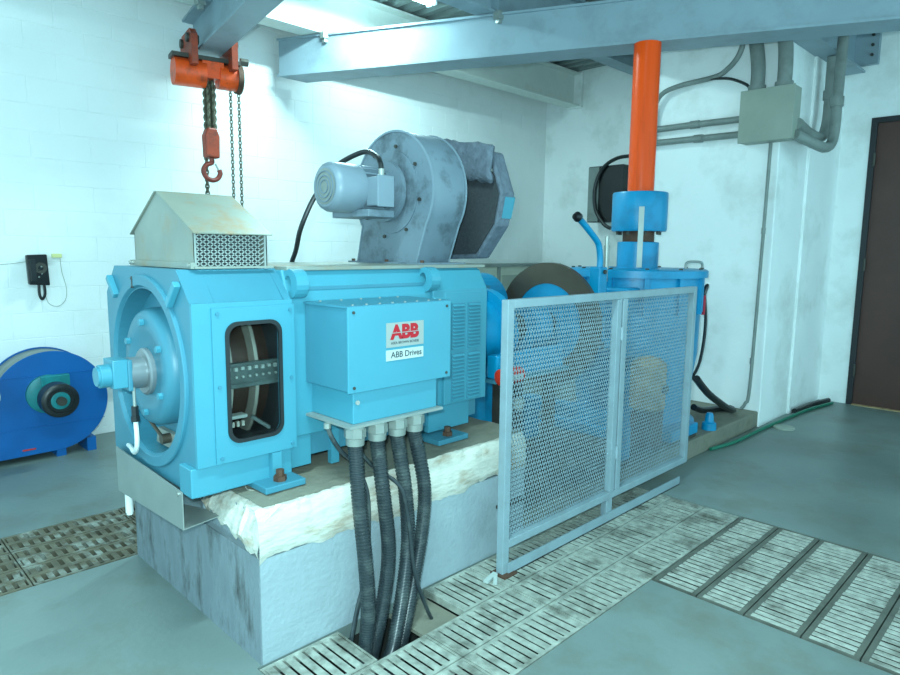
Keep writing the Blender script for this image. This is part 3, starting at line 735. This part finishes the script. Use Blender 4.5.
for y in (HY0+.01, HY1-.01, HY1+.02): MB().cyl((HX0-.012, y, HB+.01), (HX0-.02, y, HB+.01), .007, 8).build('screw', 'silver', hd)

# ================================================================== BLOWER
bw = thing('blower', 'grey centrifugal cooling blower on top of the motor', 'blower', (1.2, .6, 1.428))
BY, BZ = .585, 1.785; BX0, BX1 = 1.10, 1.32
prof = []
for i in range(41):
    a = math.radians(-32+ (247)*i/40)
    r = .298+.012*math.cos(a)
    prof.append((BY-r*math.cos(a)*1.0, BZ+r*math.sin(a)))
prof = [(.395, 1.43)] + [p for p in prof] + [(.865, 1.43)]
cas = MB().prism(prof, 'x', BX0, BX1)
o = cas.build('scroll_casing', 'grey_paint', bw, .006)
for p in o.data.polygons: p.use_smooth = len(p.vertices) == 4
# rim edges of the scroll
for x in (BX0-.004, BX1):
    pr2 = [(BY+(y-BY)*1.018, BZ+(z-BZ)*1.018 if z > 1.44 else z) for y, z in prof]
    pr1 = [(BY+(y-BY)*.985, BZ+(z-BZ)*.985 if z > 1.44 else z) for y, z in prof]
    MB().ringplate(pr2, pr1, 'x', x, x+.006).build('casing_rim', 'grey_light', o)
MB().lathe([(0, .205), (-.006, .205), (-.008, .19), (-.008, .001)], (BX0, BY+.0, BZ), 'x', 40).build('mounting_disc', 'grey_paint', o)
for k in range(8):
    a = k*PI/4+.2
    MB().cyl((BX0-.004, BY+.225*math.cos(a), BZ+.225*math.sin(a)), (BX0-.014, BY+.225*math.cos(a), BZ+.225*math.sin(a)), .009, 6).build('bolt', 'dark_steel', o)
for y in (.33, .60, .88):
    MB().cyl((BX0-.02, y, 1.428), (BX0-.02, y, 1.448), .010, 8).build('base_bolt', 'rust_steel', bw)
MB().box((BX0-.04, .30, 1.428), (BX1+.03, .90, 1.436)).build('base_flange', 'grey_paint', bw)
# fan motor
fm = MB().cyl((.83, BY, BZ), (1.03, BY, BZ), .098, 28).build('fan_motor', 'grey_light', bw)
for k in range(20):
    a = 2*PI*k/20
    MB().bar((.85, BY+.105*math.cos(a), BZ+.105*math.sin(a)), (1.0, BY+.105*math.cos(a), BZ+.105*math.sin(a)), .006, .022, (0, math.cos(a), math.sin(a))).build('cooling_fin', 'grey_light', fm)
MB().lathe([(0, .08), (.0, .092), (.012, .108), (.03, .116), (.165, .116), (.165, .108)], (.70, BY, BZ), 'x', 36).build('fan_cowl', 'grey_light', fm)
MB().lathe([(-.002, .083), (-.004, .02), (-.006, .001)], (.70, BY, BZ), 'x', 28).build('cowl_grille', 'conduit_grey', fm)
for r in (.03, .05, .07): MB().lathe([(-.007, r-.003), (-.007, r+.003), (-.002, r+.003), (-.002, r-.003)], (.70, BY, BZ), 'x', 28, closed=True).build('grille_ring', 'grey_paint', fm)
MB().lathe([(0, .105), (.03, .105), (.035, .15), (.06, .15), (.06, .11)], (1.01, BY, BZ), 'x', 32).build('motor_flange', 'grey_paint', fm)
tbx = MB().box((.865, .40, 1.70), (.955, .49, 1.835)).build('motor_terminal_box', 'grey_light', fm, .008)
MB().box((.86, .394, 1.695), (.96, .402, 1.84)).build('box_lid', 'grey_light', tbx, .004)
MB().cyl((.91, .43, 1.835), (.91, .43, 1.872), .015, 12).build('cable_gland', 'silver', tbx)
MB().box((.84, .44, BZ-.135), (1.0, .73, BZ-.10)).build('motor_foot', 'grey_paint', fm, .004)
tag(MB().tube([(.91,.43,1.865),(.912,.44,1.90),(0.935,0.5,1.94),(0.94,0.6,1.968),(0.905,0.74,1.925),(0.865,0.80,1.85),(0.801,0.84,1.74),(0.76,0.89,1.6),(0.785,0.98,1.49),(.80,1.06,1.39),(.80,1.075,1.2),(.80,1.08,.95)], .0125, 10, 8).build('power_cable', 'black_rubber'),
    'black cable looping over the blower motor and down behind the drive motor', 'cable')
# intake filter: octagonal cassette behind the casing
fx = 1.63
ocz = [(.36, 2.02), (.275, 1.80), (.31, 1.63), (.45, 1.455), (.76, 1.445), (.90, 1.60), (.94, 1.82), (.86, 2.07), (.74, 2.12)]
oc2 = [(BY+(y-BY)*.91, 1.78+(z-1.78)*.92) for y, z in ocz]
fc = MB().ringplate(ocz, oc2, 'x', fx-.03, fx+.075).build('filter_frame', 'foam_grey', bw, .012)
MB().prism(oc2, 'x', fx-.028, fx+.03).build('filter_mat', 'filter_shade_dark', fc)
MB().prism([(.30, 1.67), (.274, 1.78), (.29, 1.79), (.32, 1.67)], 'x', fx-.0, fx+.077).build('rim_patch', 'motor_blue_light', fc)
# loose foam flap over the top
m = MB(); rnd = random.Random(5); nu, nvv = 14, 6
rows = []
for j in range(nvv+1):
    for i in range(nu+1):
        y = .80-.475*i/nu; t = j/nvv
        ztop = 2.135-.09*i/nu
        rows.append((fx-.045-.012*math.sin(t*PI)+.006*rnd.uniform(-1, 1), y+.01*rnd.uniform(-1, 1), ztop-.19*t+.008*rnd.uniform(-1, 1)))
m.add(rows, [(j*(nu+1)+i, j*(nu+1)+i+1, (j+1)*(nu+1)+i+1, (j+1)*(nu+1)+i) for j in range(nvv) for i in range(nu)], True)
fo = m.build('foam_flap', 'foam_grey', fc); md = fo.modifiers.new('thick', 'SOLIDIFY'); md.thickness = .022
MB().box((fx-.05, .345, 1.915), (fx-.03, .62, 1.93)).build('filter_strap', 'silver', fc)
for y in (.37, .58): MB().box((fx-.055, y-.012, 1.905), (fx-.03, y+.012, 1.94)).build('strap_clip', 'black_plastic', fc)
MB().lathe([(0, .12), (.28, .06)], (BX1, BY+.08, BZ), 'x', 32).build('intake_pipe', 'filter_shade_dark', bw)

# ================================================================== SHAFT LINE
ds = thing('drive_shaft', 'blue drive shaft line between the motor and the gearbox', 'shaft', (2.2, .61, .55))
MB().cyl((1.40, CY, CZ), (1.80, CY, CZ), .20, 32).build('motor_nose', 'gear_blue', ds)
MB().lathe([(0, .26), (.06, .26)], (1.80, CY, CZ), 'x', 32).build('nose_flange', 'gear_blue', ds)
MB().cyl((1.86, CY, CZ), (2.935, CY, CZ), .09, 24).build('shaft', 'dark_steel', ds)
MB().lathe([(-.05, .17), (.12, .17)], (2.2, CY, CZ), 'x', 32).build('coupling_hub', 'gear_blue', ds)
MB().lathe([(0, .12), (.25, .12)], (2.62, CY, CZ), 'x', 28).build('coupling_half', 'gear_blue', ds)
# brake disc
bd = thing('brake_disc', 'dark steel brake disc with blue hub standing behind the fence', 'brake', (2.49, CY, CZ))
MB().lathe([(-.02, .27), (-.02, .408), (.02, .408), (.02, .27)], (2.49, CY, CZ), 'x', 64, closed=True).build('disc', 'brake_steel', bd)
MB().lathe([(-.012, .001), (-.03, .10), (-.012, .14), (-.012, .271), (.012, .271), (.012, .001)], (2.49, CY, CZ), 'x', 48).build('hub', 'gear_blue', bd)
# blue guards behind
gd = thing('shaft_guard', 'rounded blue shaft guard behind the motor end', 'guard', (1.75, .9, .6))
arc = [(1.14+.24*math.cos(a), 1.12+.22*math.sin(a)) for a in [math.radians(10*i) for i in range(19)]]
MB().prism(arc+[(.90, .6), (1.38, .6)], 'x', 2.2, 2.42).build('hood_shell', 'gear_blue', gd)
MB().bar((1.47, .95, 1.38), (2.2, .95, 1.24), .14, .05).build('sloped_plate', 'motor_blue', gd)
MB().box((2.22, .92, .16), (2.40, 1.14, .62)).build('support', 'gear_blue', gd)
sd = thing('coupling_stand', 'blue bearing stand beside the motor end behind the fence', 'stand', (1.75, .4, .137))
MB().box((1.58, .27, .80), (2.2, .345, .93)).build('frame', 'gear_blue', sd, .01)
for x in (1.62, 2.08): MB().box((x, .285, .16), (x+.07, .335, .80)).build('leg', 'dark_steel', sd)
MB().box((1.56, .26, .78), (2.25, .36, .80)).build('ledge', 'motor_blue', sd)
rc = thing('red_actuator', 'small red actuator cylinder between the motor and the fence post', 'actuator', (1.66, .27, .59))
MB().lathe([(-.10, .03), (-.09, .045), (.06, .045), (.08, .035), (.10, .02)], (1.62, .20, .83), 'x', 20).build('body', 'red_paint', rc)
MB().box((1.56, .152, .818), (1.66, .156, .842)).build('plate', 'label_white', rc)
MB().cyl((1.68, .20, .80), (1.68, .20, .16), .028, 12).build('stem', 'black_rubber', rc)
MB().cyl((1.68, .20, .70), (1.68, .20, .64), .036, 10).build('valve', 'silver', rc)
tag(MB().box((2.56, .06, .38), (2.66, .88, .47)).box((2.54, .06, .16), (2.68, .14, .38)).box((2.54, .80, .16), (2.68, .88, .38)).build('brake_crossbeam', 'gear_blue', None, .008), 'blue cross beam on feet below the brake disc behind the fence', 'beam')
# brake lever
lv = thing('brake_lever', 'blue bent lever with a black knob above the brake disc', 'lever', (2.62, .32, 1.10))
MB().tube([(2.35, .30, 1.70), (2.42, .30, 1.66), (2.55, .30, 1.575), (2.59, .30, 1.53), (2.61, .30, 1.44), (2.60, .30, 1.33)], .02, 10, 6).build('arm', 'gear_blue', lv)
MB().lathe([(-.032, .001), (-.028, .018), (0, .032), (.024, .024), (.032, .001)], (2.335, .30, 1.708), 'x', 16).build('knob', 'black_plastic', lv)
MB().box((2.55, .26, 1.08), (2.64, .34, 1.40)).box((2.55, .27, .86), (2.66, .33, 1.10)).box((2.60, .27, .86), (2.975, .33, .92)).build('bracket', 'gear_blue', lv, .008)
MB().cyl((2.595, .256, 1.37), (2.595, .245, 1.37), .014, 10).build('pivot_bolt', 'dark_steel', lv)
MB().cyl((2.78, .36, 1.30), (2.78, .36, 1.60), .013, 10).lathe([(0, .018), (.16, .018)], (2.78, .36, 1.38), 'z', 12).build('spring_rod', 'silver', lv)

# ================================================================== GEARBOX
GX, GY = 3.55, .56
gbx = thing('vertical_gearbox', 'blue vertical gearbox with a wide round top flange', 'gearbox', (GX, GY, .16))
MB().lathe([(0, .52), (.05, .52), (.06, .50), (.06, .001)], (GX, GY, 1.315), 'z', 64).build('top_flange', 'gear_blue', gbx)
MB().lathe([(.16, .48), (.22, .48), (.24, .42), (.5, .44), (.75, .475), (1.27, .48), (1.315, .48)], (GX, GY, 0), 'z', 48).build('housing', 'gear_blue', gbx)
for k in range(12):
    a = 2*PI*k/12+.13
    d = Vector((math.cos(a), math.sin(a), 0))
    c0 = Vector((GX, GY, 0))
    MB().bar(c0+d*.465+Vector((0, 0, 1.05)), c0+d*.465+Vector((0, 0, 1.315)), .035, .08, d).build('rib', 'gear_blue', gbx)
    MB().cyl(c0+d*.485+Vector((0, 0, 1.365)), c0+d*.485+Vector((0, 0, 1.385)), .014, 6).build('flange_bolt', 'dark_steel', gbx)
MB().box((2.98, .30, .75), (3.25, .86, 1.25)).build('input_housing', 'gear_blue', gbx, .02)
MB().lathe([(0, .25), (.05, .25)], (2.94, CY, CZ), 'x', 32).build('input_flange', 'gear_blue', gbx)
MB().box((3.2, .03, .16), (3.62, .20, .24)).box((2.95, .30, .16), (3.2, 1.0, .24)).build('base_foot', 'gear_blue', gbx, .01)
MB().lathe([(1.374, .155), (1.57, .155), (1.575, .15), (1.575, .10)], (GX, GY, 0), 'z', 36).build('lower_collar', 'gear_blue', gbx)
MB().tube([(GX+.20, GY-.30, 1.375), (GX+.21, GY-.30, 1.42), (GX+.27, GY-.33, 1.43), (GX+.34, GY-.36, 1.42), (GX+.35, GY-.36, 1.375)], .010, 8, 5).build('lifting_handle', 'galv_plain', gbx)
MB().box((3.895, .165, 1.02), (3.925, .215, 1.17)).build('warning_plate', 'red_plate', gbx)
MB().tube([(3.91, .17, 1.18), (3.93, .16, 1.25), (3.95, .19, 1.20), (3.93, .16, 1.0), (3.92, .16, .8), (3.90, .18, .62), (3.86, .22, .5)], .012, 8, 6).build('oil_hose', 'black_rubber', gbx)
cp = thing('shaft_coupling', 'blue drum coupling joining the gearbox to the orange pipe', 'coupling', (GX, GY, 1.58))
MB().lathe([(1.575, .118), (1.66, .118)], (GX, GY, 0), 'z', 32).build('neck', 'rust_steel', cp)
MB().lathe([(1.655, .06), (1.655, .200), (1.67, .206), (1.935, .206), (1.945, .200), (1.945, .09)], (GX, GY, 0), 'z', 48).build('drum', 'gear_blue', cp)
for k in range(8):
    a = k*PI/4
    MB().cyl((GX+.16*math.cos(a), GY+.16*math.sin(a), 1.63), (GX+.16*math.cos(a), GY+.16*math.sin(a), 1.656), .014, 6).build('bolt', 'dark_steel', cp)
ang = math.radians(213)
dv = Vector((math.cos(ang), math.sin(ang), 0))
MB().bar(Vector((GX, GY, 1.385))+dv*.214, Vector((GX, GY, 1.83))+dv*.214, .038, .010, dv).build('locking_strap', 'galv_plain', cp)
tag(MB().lathe([(1.945, .098), (3.028, .098)], (GX, GY, 0), 'z', 40).build('orange_pipe', 'orange'), 'glossy orange vertical pipe rising from the blue coupling to the beam', 'pipe')
tm = thing('oil_pump', 'tan rusty oil pump beside the gearbox seen through the right fence panel', 'pump', (3.02, .10, .2))
MB().lathe([(.42, .09), (.44, .12), (.74, .12), (.78, .08), (.80, .001)], (3.02, .14, 0), 'z', 28).build('body', 'tan', tm)
MB().box((2.94, .05, .16), (3.10, .22, .42)).build('base', 'rust_steel', tm, .01)
MB().cyl((3.02, .02, .58), (3.02, -.0, .58), .03, 12).build('port', 'dark_steel', tm)
bs = MB().lathe([(.137, .055), (.19, .052), (.20, .035), (.25, .03), (.27, .02), (.27, .001)], (3.86, .05, 0), 'z', 20).build('breather_cap', 'gear_blue')
tag(bs, 'small blue breather cap on the low slab right of the fence', 'cap')
tag(MB().tube([(3.55,.035,.58),(3.86,.07,.416),(4.24,.09,.25),(4.46,.11,.178),(4.56,.17,.166),(4.48,.24,.166),(4.22,.26,.19),(4.06,.27,.24)], .028, 10, 8).build('black_hose', 'black_rubber'), 'thick black hose looping on the low slab behind the fence', 'hose')

# ================================================================== FENCE
fe = thing('mesh_fence', 'grey steel safety fence with two expanded metal panels', 'fence', (2.07, -.158, 0))
FY = -.158; ft2 = .02
def post(x0, x1, z0_, z1_, nm='post'): MB().box((x0, FY-ft2, z0_), (x1, FY+ft2, z1_)).build(nm, 'fence_grey', fe, .003)
post(1.128, 1.172, 0, 1.284); post(2.045, 2.088, .165, 1.245); post(2.105, 2.15, .165, 1.245); post(2.962, 3.005, .125, 1.284)
post(1.172, 2.962, 1.245, 1.284, 'top_rail'); post(1.172, 2.962, .125, .165, 'bottom_rail')
post(2.02, 2.075, 0, .125, 'leg')
for x in (1.172, 2.962, 2.045, 2.12): pass
MB().box((1.16, FY-.03, 0), (2.89, FY-.022, .055)).box((1.16, FY-.03, 0), (2.89, FY+.02, .006)).build('floor_angle', 'fence_grey', fe)
for x0, x1, in ((1.172, 2.045), (2.15, 2.962)):
    o = expanded_mesh(MB(), (x0, FY+.012, .165), (1,0,0), (0,0,1), x1-x0, 1.08, .0205, .0435, .0042, .0015).build('expanded_mesh', 'fence_grey', fe)
for z in (.35, 1.02):
    MB().cyl((2.0965, FY-.02, z), (2.0965, FY-.02, z+.07), .010, 10).build('hinge', 'fence_grey', fe)
MB().box((1.11, FY-.05, 0), (1.20, FY+.04, .008)).build('foot_plate', 'rust_steel', fe)
tag(MB().bar((1.02, -.17, .010), (1.11, -.15, .012), .024, .012).bar((1.04, -.21, .008), (1.10, -.16, .012), .018, .008).build('rag_scrap', 'label_white'), 'crumpled white scrap on the grate at the fence post foot', 'scrap')

# ================================================================== HOIST
HX, HY_ = 1.362, 3.10
ho = thing('chain_hoist', 'orange chain hoist hanging from the monorail beam', 'hoist', (HX, HY_, 2.72))
md_ = Vector((-.2, -.98, 0)).normalized(); ax = Vector((.98, -.2, 0)).normalized()
def hp(a, b_, z): return Vector((HX, HY_, z))+ax*a+md_*b_
for s in (-1, 1):
    a = s*.125
    pltm = MB()
    for (b0, b1, z0_, z1_) in ((-.19, .19, 2.86, 3.12),):
        pts = [hp(a+s*o_, b_, z) for o_ in (0, .045) for b_, z in ((b0, z0_), (b1, z0_), (b1, z1_-.05), (b1-.06, z1_), (b0+.06, z1_), (b0, z1_-.05))]
        pltm.add(pts, [(0,1,2,3,4,5), (11,10,9,8,7,6)]+[(i, (i+1)%6, 6+(i+1)%6, 6+i) for i in range(6)])
    pl_ = pltm.build('trolley_plate', 'hoist_dark', ho)
    for b_ in (-.085, .085):
        MB().cyl(hp(a+s*.045, b_*1.2, 3.06), hp(a+s*.065, b_*1.2, 3.06), .034, 12).build('axle_nut', 'dark_steel', pl_)
        MB().cyl(hp(a, b_, 3.055), hp(a-s*.028, b_, 3.055), .037, 16).build('wheel', 'dark_steel', pl_)
MB().cyl(hp(-.26, .0, 2.945), hp(.24, .0, 2.945), .025, 12).bar(hp(-.29, .02, 2.935), hp(.22, .02, 2.935), .14, .03).build('suspension_bar', 'dark_steel', ho)
MB().cyl(hp(-.27, 0, 2.83), hp(-.04, 0, 2.83), .105, 28).build('gear_cover', 'hoist_orange', ho)
MB().cyl(hp(.06, 0, 2.83), hp(.20, 0, 2.83), .095, 28).build('hand_wheel_cover', 'hoist_orange', ho)
MB().cyl(hp(.20, 0, 2.83), hp(.24, 0, 2.83), .11, 28).build('end_cover', 'rust_steel', ho)
MB().bar(hp(-.07, .0, 2.86), hp(.09, .0, 2.86), .16, .13).build('frame_block', 'hoist_orange', ho)
MB().cyl(hp(.24, 0, 2.97), hp(.30, 0, 2.97), .03, 8).build('side_bracket', 'dark_steel', ho)
def chain(top, zbot, wl, ll, r, name, parent, m_='chain_steel', offs=((0, 0),)):
    mm = MB()
    for ox, oy in offs:
        z = top[2]; k = 0
        while z > zbot:
            a = Vector((1, 0, 0)) if k % 2 else Vector((0, 1, 0))
            c = Vector((top[0]+ox, top[1]+oy, z-ll/2)); p = []
            for i in range(10):
                t = 2*PI*i/10; p.append(c+a*(math.cos(t)*wl/2)+Vector((0, 0, math.sin(t)*ll/2*(1.0))))
            mm.tube(p, r, 5, 1, closed=True); z -= ll-2.2*r; k += 1
    return mm.build(name, m_, parent)
cx, cy_ = HX-.01, HY_
chain((cx, cy_, 2.80), 2.42, .046, .056, .012, 'load_chain', ho, offs=((-.022, 0), (.022, 0)))
hk = MB().prism([(cx-.055, 2.20), (cx-.06, 2.37), (cx-.035, 2.43), (cx+.035, 2.43), (cx+.06, 2.37), (cx+.055, 2.20)], 'y', cy_-.04, cy_+.04).build('hook_block', 'hoist_dark', ho, .012)
MB().tube([(cx, cy_, 2.20), (cx, cy_, 2.165), (cx-.045, cy_, 2.145), (cx-.07, cy_, 2.10), (cx-.05, cy_, 2.05), (cx, cy_, 2.03), (cx+.045, cy_, 2.045), (cx+.068, cy_, 2.085), (cx+.06, cy_, 2.115)], .019, 10, 6).build('hook', 'hook_red', hk)
MB().bar((cx+.03, cy_, 2.16), (cx+.06, cy_, 2.10), .008, .012).build('latch', 'silver', hk)
chain((cx-.02, cy_+.05, 2.42), 1.55, .028, .042, .0065, 'slack_chain', ho)
hpt = hp(.155, 0, 2.75); hpt2 = hp(.22, 0, 2.75)
chain((hpt.x, hpt.y, 2.75), .95, .022, .036, .0045, 'hand_chain', ho)
chain((hpt2.x, hpt2.y, 2.75), .95, .022, .036, .0045, 'hand_chain', ho)

# ================================================================== BLUE FLOOR FAN
fn = thing('floor_fan', 'deep blue centrifugal fan standing on the floor by the block wall', 'fan', (.15, 3.3, 0))
FC = (.15, .405); pr = []
for i in range(49):
    a = math.radians(-90+270*i/48)
    r = .355+.02*max(0, (i-24)/24)
    pr.append((FC[0]+r*math.cos(a), FC[1]+r*math.sin(a)))
pr = pr + [(FC[0]-.378, .62), (-.62, .62), (-.62, .04)]
fo = MB().prism(pr, 'y', 3.16, 3.168); 
cs = fo.build('side_plate', 'fan_blue', fn, .003)
pr_in = [(FC[0]+(x-FC[0])*.97, FC[1]+(z-FC[1])*.97) for x, z in pr]
o = MB().prism(pr_in, 'y', 3.168, 3.42).build('casing', 'conduit_grey', fn)
for p in o.data.polygons: p.use_smooth = len(p.vertices) == 4
MB().prism(pr, 'y', 3.42, 3.428).build('side_plate', 'fan_blue', fn)
for z in (.24, .60): MB().box((-.22, 3.157, z), (.49-.1*abs(z-.4), 3.161, z+.003)).build('seam', 'fan_blue', cs)
MB().lathe([(0, .135), (-.03, .135), (-.04, .11), (-.04, .05)], (.115, 3.16, .50-.03), 'y', 28).build('bearing_plate', 'fan_teal', fn)
MB().box((.07, 3.11, .52), (.25, 3.16, .60)).build('bearing_bracket', 'fan_teal', fn, .006)
MB().cyl((.13, 3.16, .46), (.13, 2.86, .46), .03, 14).build('shaft', 'dark_steel', fn)
MB().lathe([(0, .10), (-.01, .115), (-.12, .115), (-.13, .10), (-.13, .082), (-.12, .08)], (.13, 3.02, .46), 'y', 32).build('pulley', 'black_rubber', fn)
MB().lathe([(-.115, .082), (-.122, .05), (-.122, .03)], (.13, 3.02, .46), 'y', 24).build('pulley_web', 'fan_teal', fn)
MB().cyl((.13, 2.90, .46), (.13, 2.885, .46), .028, 14).build('shaft_nut', 'black_plastic', fn)
MB().box((-.06, 3.156, .085), (.02, 3.16, .095)).build('red_tag', 'red_paint', fn)
for x in (-.35, .15, .35): MB().box((x, 3.17, 0), (x+.06, 3.41, .06 if x < .3 else .10)).build('foot', 'fan_blue', fn)
MB().cyl((-.33, 3.16, .56), (-.33, 2.84, .56), .085, 24).build('outlet_pipe', 'fan_blue', fn)
MB().lathe([(0, .085), (0, .105), (-.035, .105), (-.035, .088), (-.01, .086)], (-.33, 2.84, .56), 'y', 28).build('outlet_flange', 'white_plastic', fn)

# ================================================================== WALL PHONE
ph = thing('wall_phone', 'black telephone mounted on the white block wall', 'telephone', (.2, 3.57, 1.2))
MB().prism([(.135, 1.215), (.27, 1.205), (.262, 1.435), (.128, 1.43)], 'y', 3.53, 3.574).build('body', 'black_plastic', ph, .008)
MB().bar((.16, 3.52, 1.40), (.165, 3.52, 1.24), .035, .035).build('handset', 'black_rubber', ph)
MB().lathe([(-.004, .04), (-.004, .018), (0, .018), (0, .04)], (.215, 3.53, 1.335), 'y', 20, closed=True).build('dial', 'dark_steel', ph)
for i in range(4): MB().cyl((.20+.02*(i % 2), 3.53, 1.27+.025*i), (.20+.02*(i % 2), 3.526, 1.27+.025*i), .006, 8).build('button', 'silver', ph)
MB().tube([(.20, 3.55, 1.21), (.20, 3.55, 1.14), (.215, 3.55, 1.105), (.235, 3.55, 1.14), (.235, 3.55, 1.21)], .010, 8, 6).build('coiled_cord', 'black_plastic', ph)
tag(MB().box((.30, 3.55, 1.41), (.365, 3.574, 1.44)).build('phone_socket', 'yellow', None, .003), 'small yellowed telephone socket on the wall', 'socket')
tag(MB().tube([(.355, 3.568, 1.41), (.362, 3.568, 1.30), (.385, 3.568, 1.18), (.372, 3.568, 1.09), (.32, 3.568, 1.045), (.265, 3.568, 1.065), (.245, 3.568, 1.12), (.24, 3.568, 1.20)], .0022, 6, 8).build('phone_wire', 'box_beige'), 'thin grey wire looping from the wall socket to the phone', 'wire')
tag(MB().tube([(.13, 3.568, 1.38), (.02, 3.568, 1.365), (-.12, 3.568, 1.355), (-.3, 3.568, 1.36)], .002, 6, 6).build('phone_wire', 'box_beige'), 'upper faint wire from the phone to the left along the wall', 'wire')

# ================================================================== CABINET BEHIND
cb = thing('low_cabinet', 'low beige cabinet with a dark frame in the far corner', 'cabinet', (5.4, 3.4, 0))
MB().box((4.3, 3.2, 0), (6.20, 3.56, 1.30)).build('body', 'cabinet_beige', cb)
MB().box((4.27, 3.17, 1.30), (6.22, 3.57, 1.335)).build('top_frame', 'conduit_grey', cb)
for x in (4.28, 4.95, 5.6, 6.17): MB().box((x, 3.175, 0), (x+.04, 3.2, 1.30)).build('frame_post', 'conduit_grey', cb)
MB().box((4.40, 3.19, .8), (4.9, 3.2, 1.2)).build('panel', 'box_beige', cb)
MB().box((5.05, 3.19, .8), (5.5, 3.2, 1.2)).build('panel', 'box_beige', cb)

# ================================================================== PIER ELECTRICS
jb = thing('junction_box', 'grey steel junction box high on the pier', 'junction box', (4.66, .05, 2.4))
MB().box((4.58, -.15, 2.405), (4.745, .26, 2.812)).build('body', 'box_beige', jb, .004)
MB().box((4.572, -.155, 2.40), (4.582, .265, 2.817)).build('cover', 'box_beige', jb, .003)
def cond(pts, r, label, m_='conduit_grey', sub=6, name='conduit', grp=None, cat='conduit', couplings=()):
    o = thing(name, label, cat, pts[0], grp)
    MB().tube(pts, r, 12, sub).build('pipe', m_, o)
    for p, q in couplings: MB().cyl(p, q, r*1.25, 12).build('coupling', m_, o)
    return o
cond([(4.66, .17, 2.82), (4.66, .17, 3.0), (4.66, .20, 3.2), (4.66, .26, 3.45), (4.66, .30, 3.78)], .055, 'left of two thick pipes rising from the junction box', couplings=[((4.66, .17, 2.815), (4.66, .17, 2.86))])
cond([(4.66, -.04, 2.82), (4.66, -.04, 3.0), (4.66, -.02, 3.2), (4.66, .06, 3.45), (4.66, .10, 3.78)], .055, 'right of two thick pipes rising from the junction box', couplings=[((4.66, -.04, 2.815), (4.66, -.04, 2.86))])
cond([(4.70, .26, 2.62), (4.70, .7, 2.625), (4.70, 1.18, 2.625)], .028, 'upper horizontal conduit left of the junction box', sub=1, couplings=[((4.70, .66, 2.624), (4.70, .74, 2.625))])
cond([(4.70, .26, 2.495), (4.70, .7, 2.50), (4.70, 1.18, 2.505)], .028, 'lower horizontal conduit left of the junction box', sub=1, couplings=[((4.70, .62, 2.499), (4.70, .70, 2.5))])
cond([(4.72, .05, 2.40), (4.72, .06, 1.4), (4.715, .075, .35), (4.71, .10, .20), (4.70, .13, .145)], .014, 'thin conduit running down the pier edge from the junction box', couplings=[((4.72, .057, 1.66), (4.72, .057, 1.71)), ((4.716, .073, .55), (4.716, .073, .6))])
cond([(4.70, -.15, 2.53), (5.0, -.135, 2.50), (5.32, -.13, 2.50), (5.46, -.13, 2.55), (5.53, -.13, 2.68), (5.54, -.13, 2.9), (5.53, -.13, 3.21)], .045, 'inner of two conduits bending up at the pier corner', couplings=[((5.54, -.13, 2.85), (5.54, -.13, 2.93))])
cond([(4.66, -.15, 2.44), (4.95, -.23, 2.385), (5.15, -.24, 2.385), (5.30, -.24, 2.44), (5.36, -.24, 2.58), (5.36, -.24, 2.8), (5.36, -.245, 3.1), (5.36, -.25, 3.78)], .042, 'outer of two conduits bending up at the pier corner', couplings=[((5.36, -.24, 2.75), (5.36, -.24, 2.83))])
tag(MB().tube([(4.58, .27, 3.5), (4.58, .27, 3.25), (4.59, .31, 3.11), (4.64, .42, 3.03), (4.69, .55, 3.0), (4.69, .85, 2.98), (4.69, 1.03, 2.93), (4.70, 1.1, 2.8), (4.72, 1.12, 2.55)], .022, 10, 8).build('hanging_cable', 'conduit_grey'), 'thick grey cable sagging from the beam to the orange pipe', 'cable')
tag(MB().tube([(4.69, .66, 3.0), (4.68, .50, 2.98), (4.66, .38, 2.95), (4.66, .25, 2.88), (4.66, .22, 2.815)], .012, 8, 8).build('hanging_cable', 'black_rubber'), 'thin black cable curving into the top of the junction box', 'cable')
# black box on the far wall
bb = thing('control_box', 'dark control box on the far wall behind the orange pipe', 'control box', (6.1, 2.5, 1.85))
MB().box((6.06, 2.20, 1.86), (6.34, 2.68, 2.54)).build('body', 'black_plastic', bb, .004)
MB().box((6.052, 2.53, 1.87), (6.06, 2.678, 2.53)).build('cover_plate', 'conduit_grey', bb)
MB().tube([(6.04, 2.02, 2.62), (6.03, 2.27, 2.61), (6.03, 2.47, 2.50), (6.02, 2.56, 2.28), (6.02, 2.54, 2.02), (6.02, 2.42, 1.84), (6.03, 2.32, 1.78)], .022, 10, 8).build('loop_cable', 'black_rubber', bb)

# ================================================================== FLOOR BITS
tag(MB().tube([(3.75,-.02,.016),(4.08,-.07,.016),(4.60,-.075,.016),(5.31,-.10,.016),(5.75,-.13,.016),(6.2,-.2,.016)], .014, 10, 8).build('garden_hose', 'green_hose'), 'green hose lying on the floor along the pier', 'hose')
tag(MB().lathe([(0, .085), (.012, .085), (.018, .075), (.018, .001)], (4.87, -.18, 0), 'z', 28).build('round_lid', 'box_beige'), 'pale round lid on the floor beside the green hose', 'lid')
tag(MB().tube([(5.5,-.065,.027),(5.7,-.075,.027),(5.9,-.085,.027),(6.1,-.12,.027),(6.25,-.15,.027)], .025, 8, 6).build('black_hose', 'black_rubber'), 'short dark hose by the pier foot near the door', 'hose')
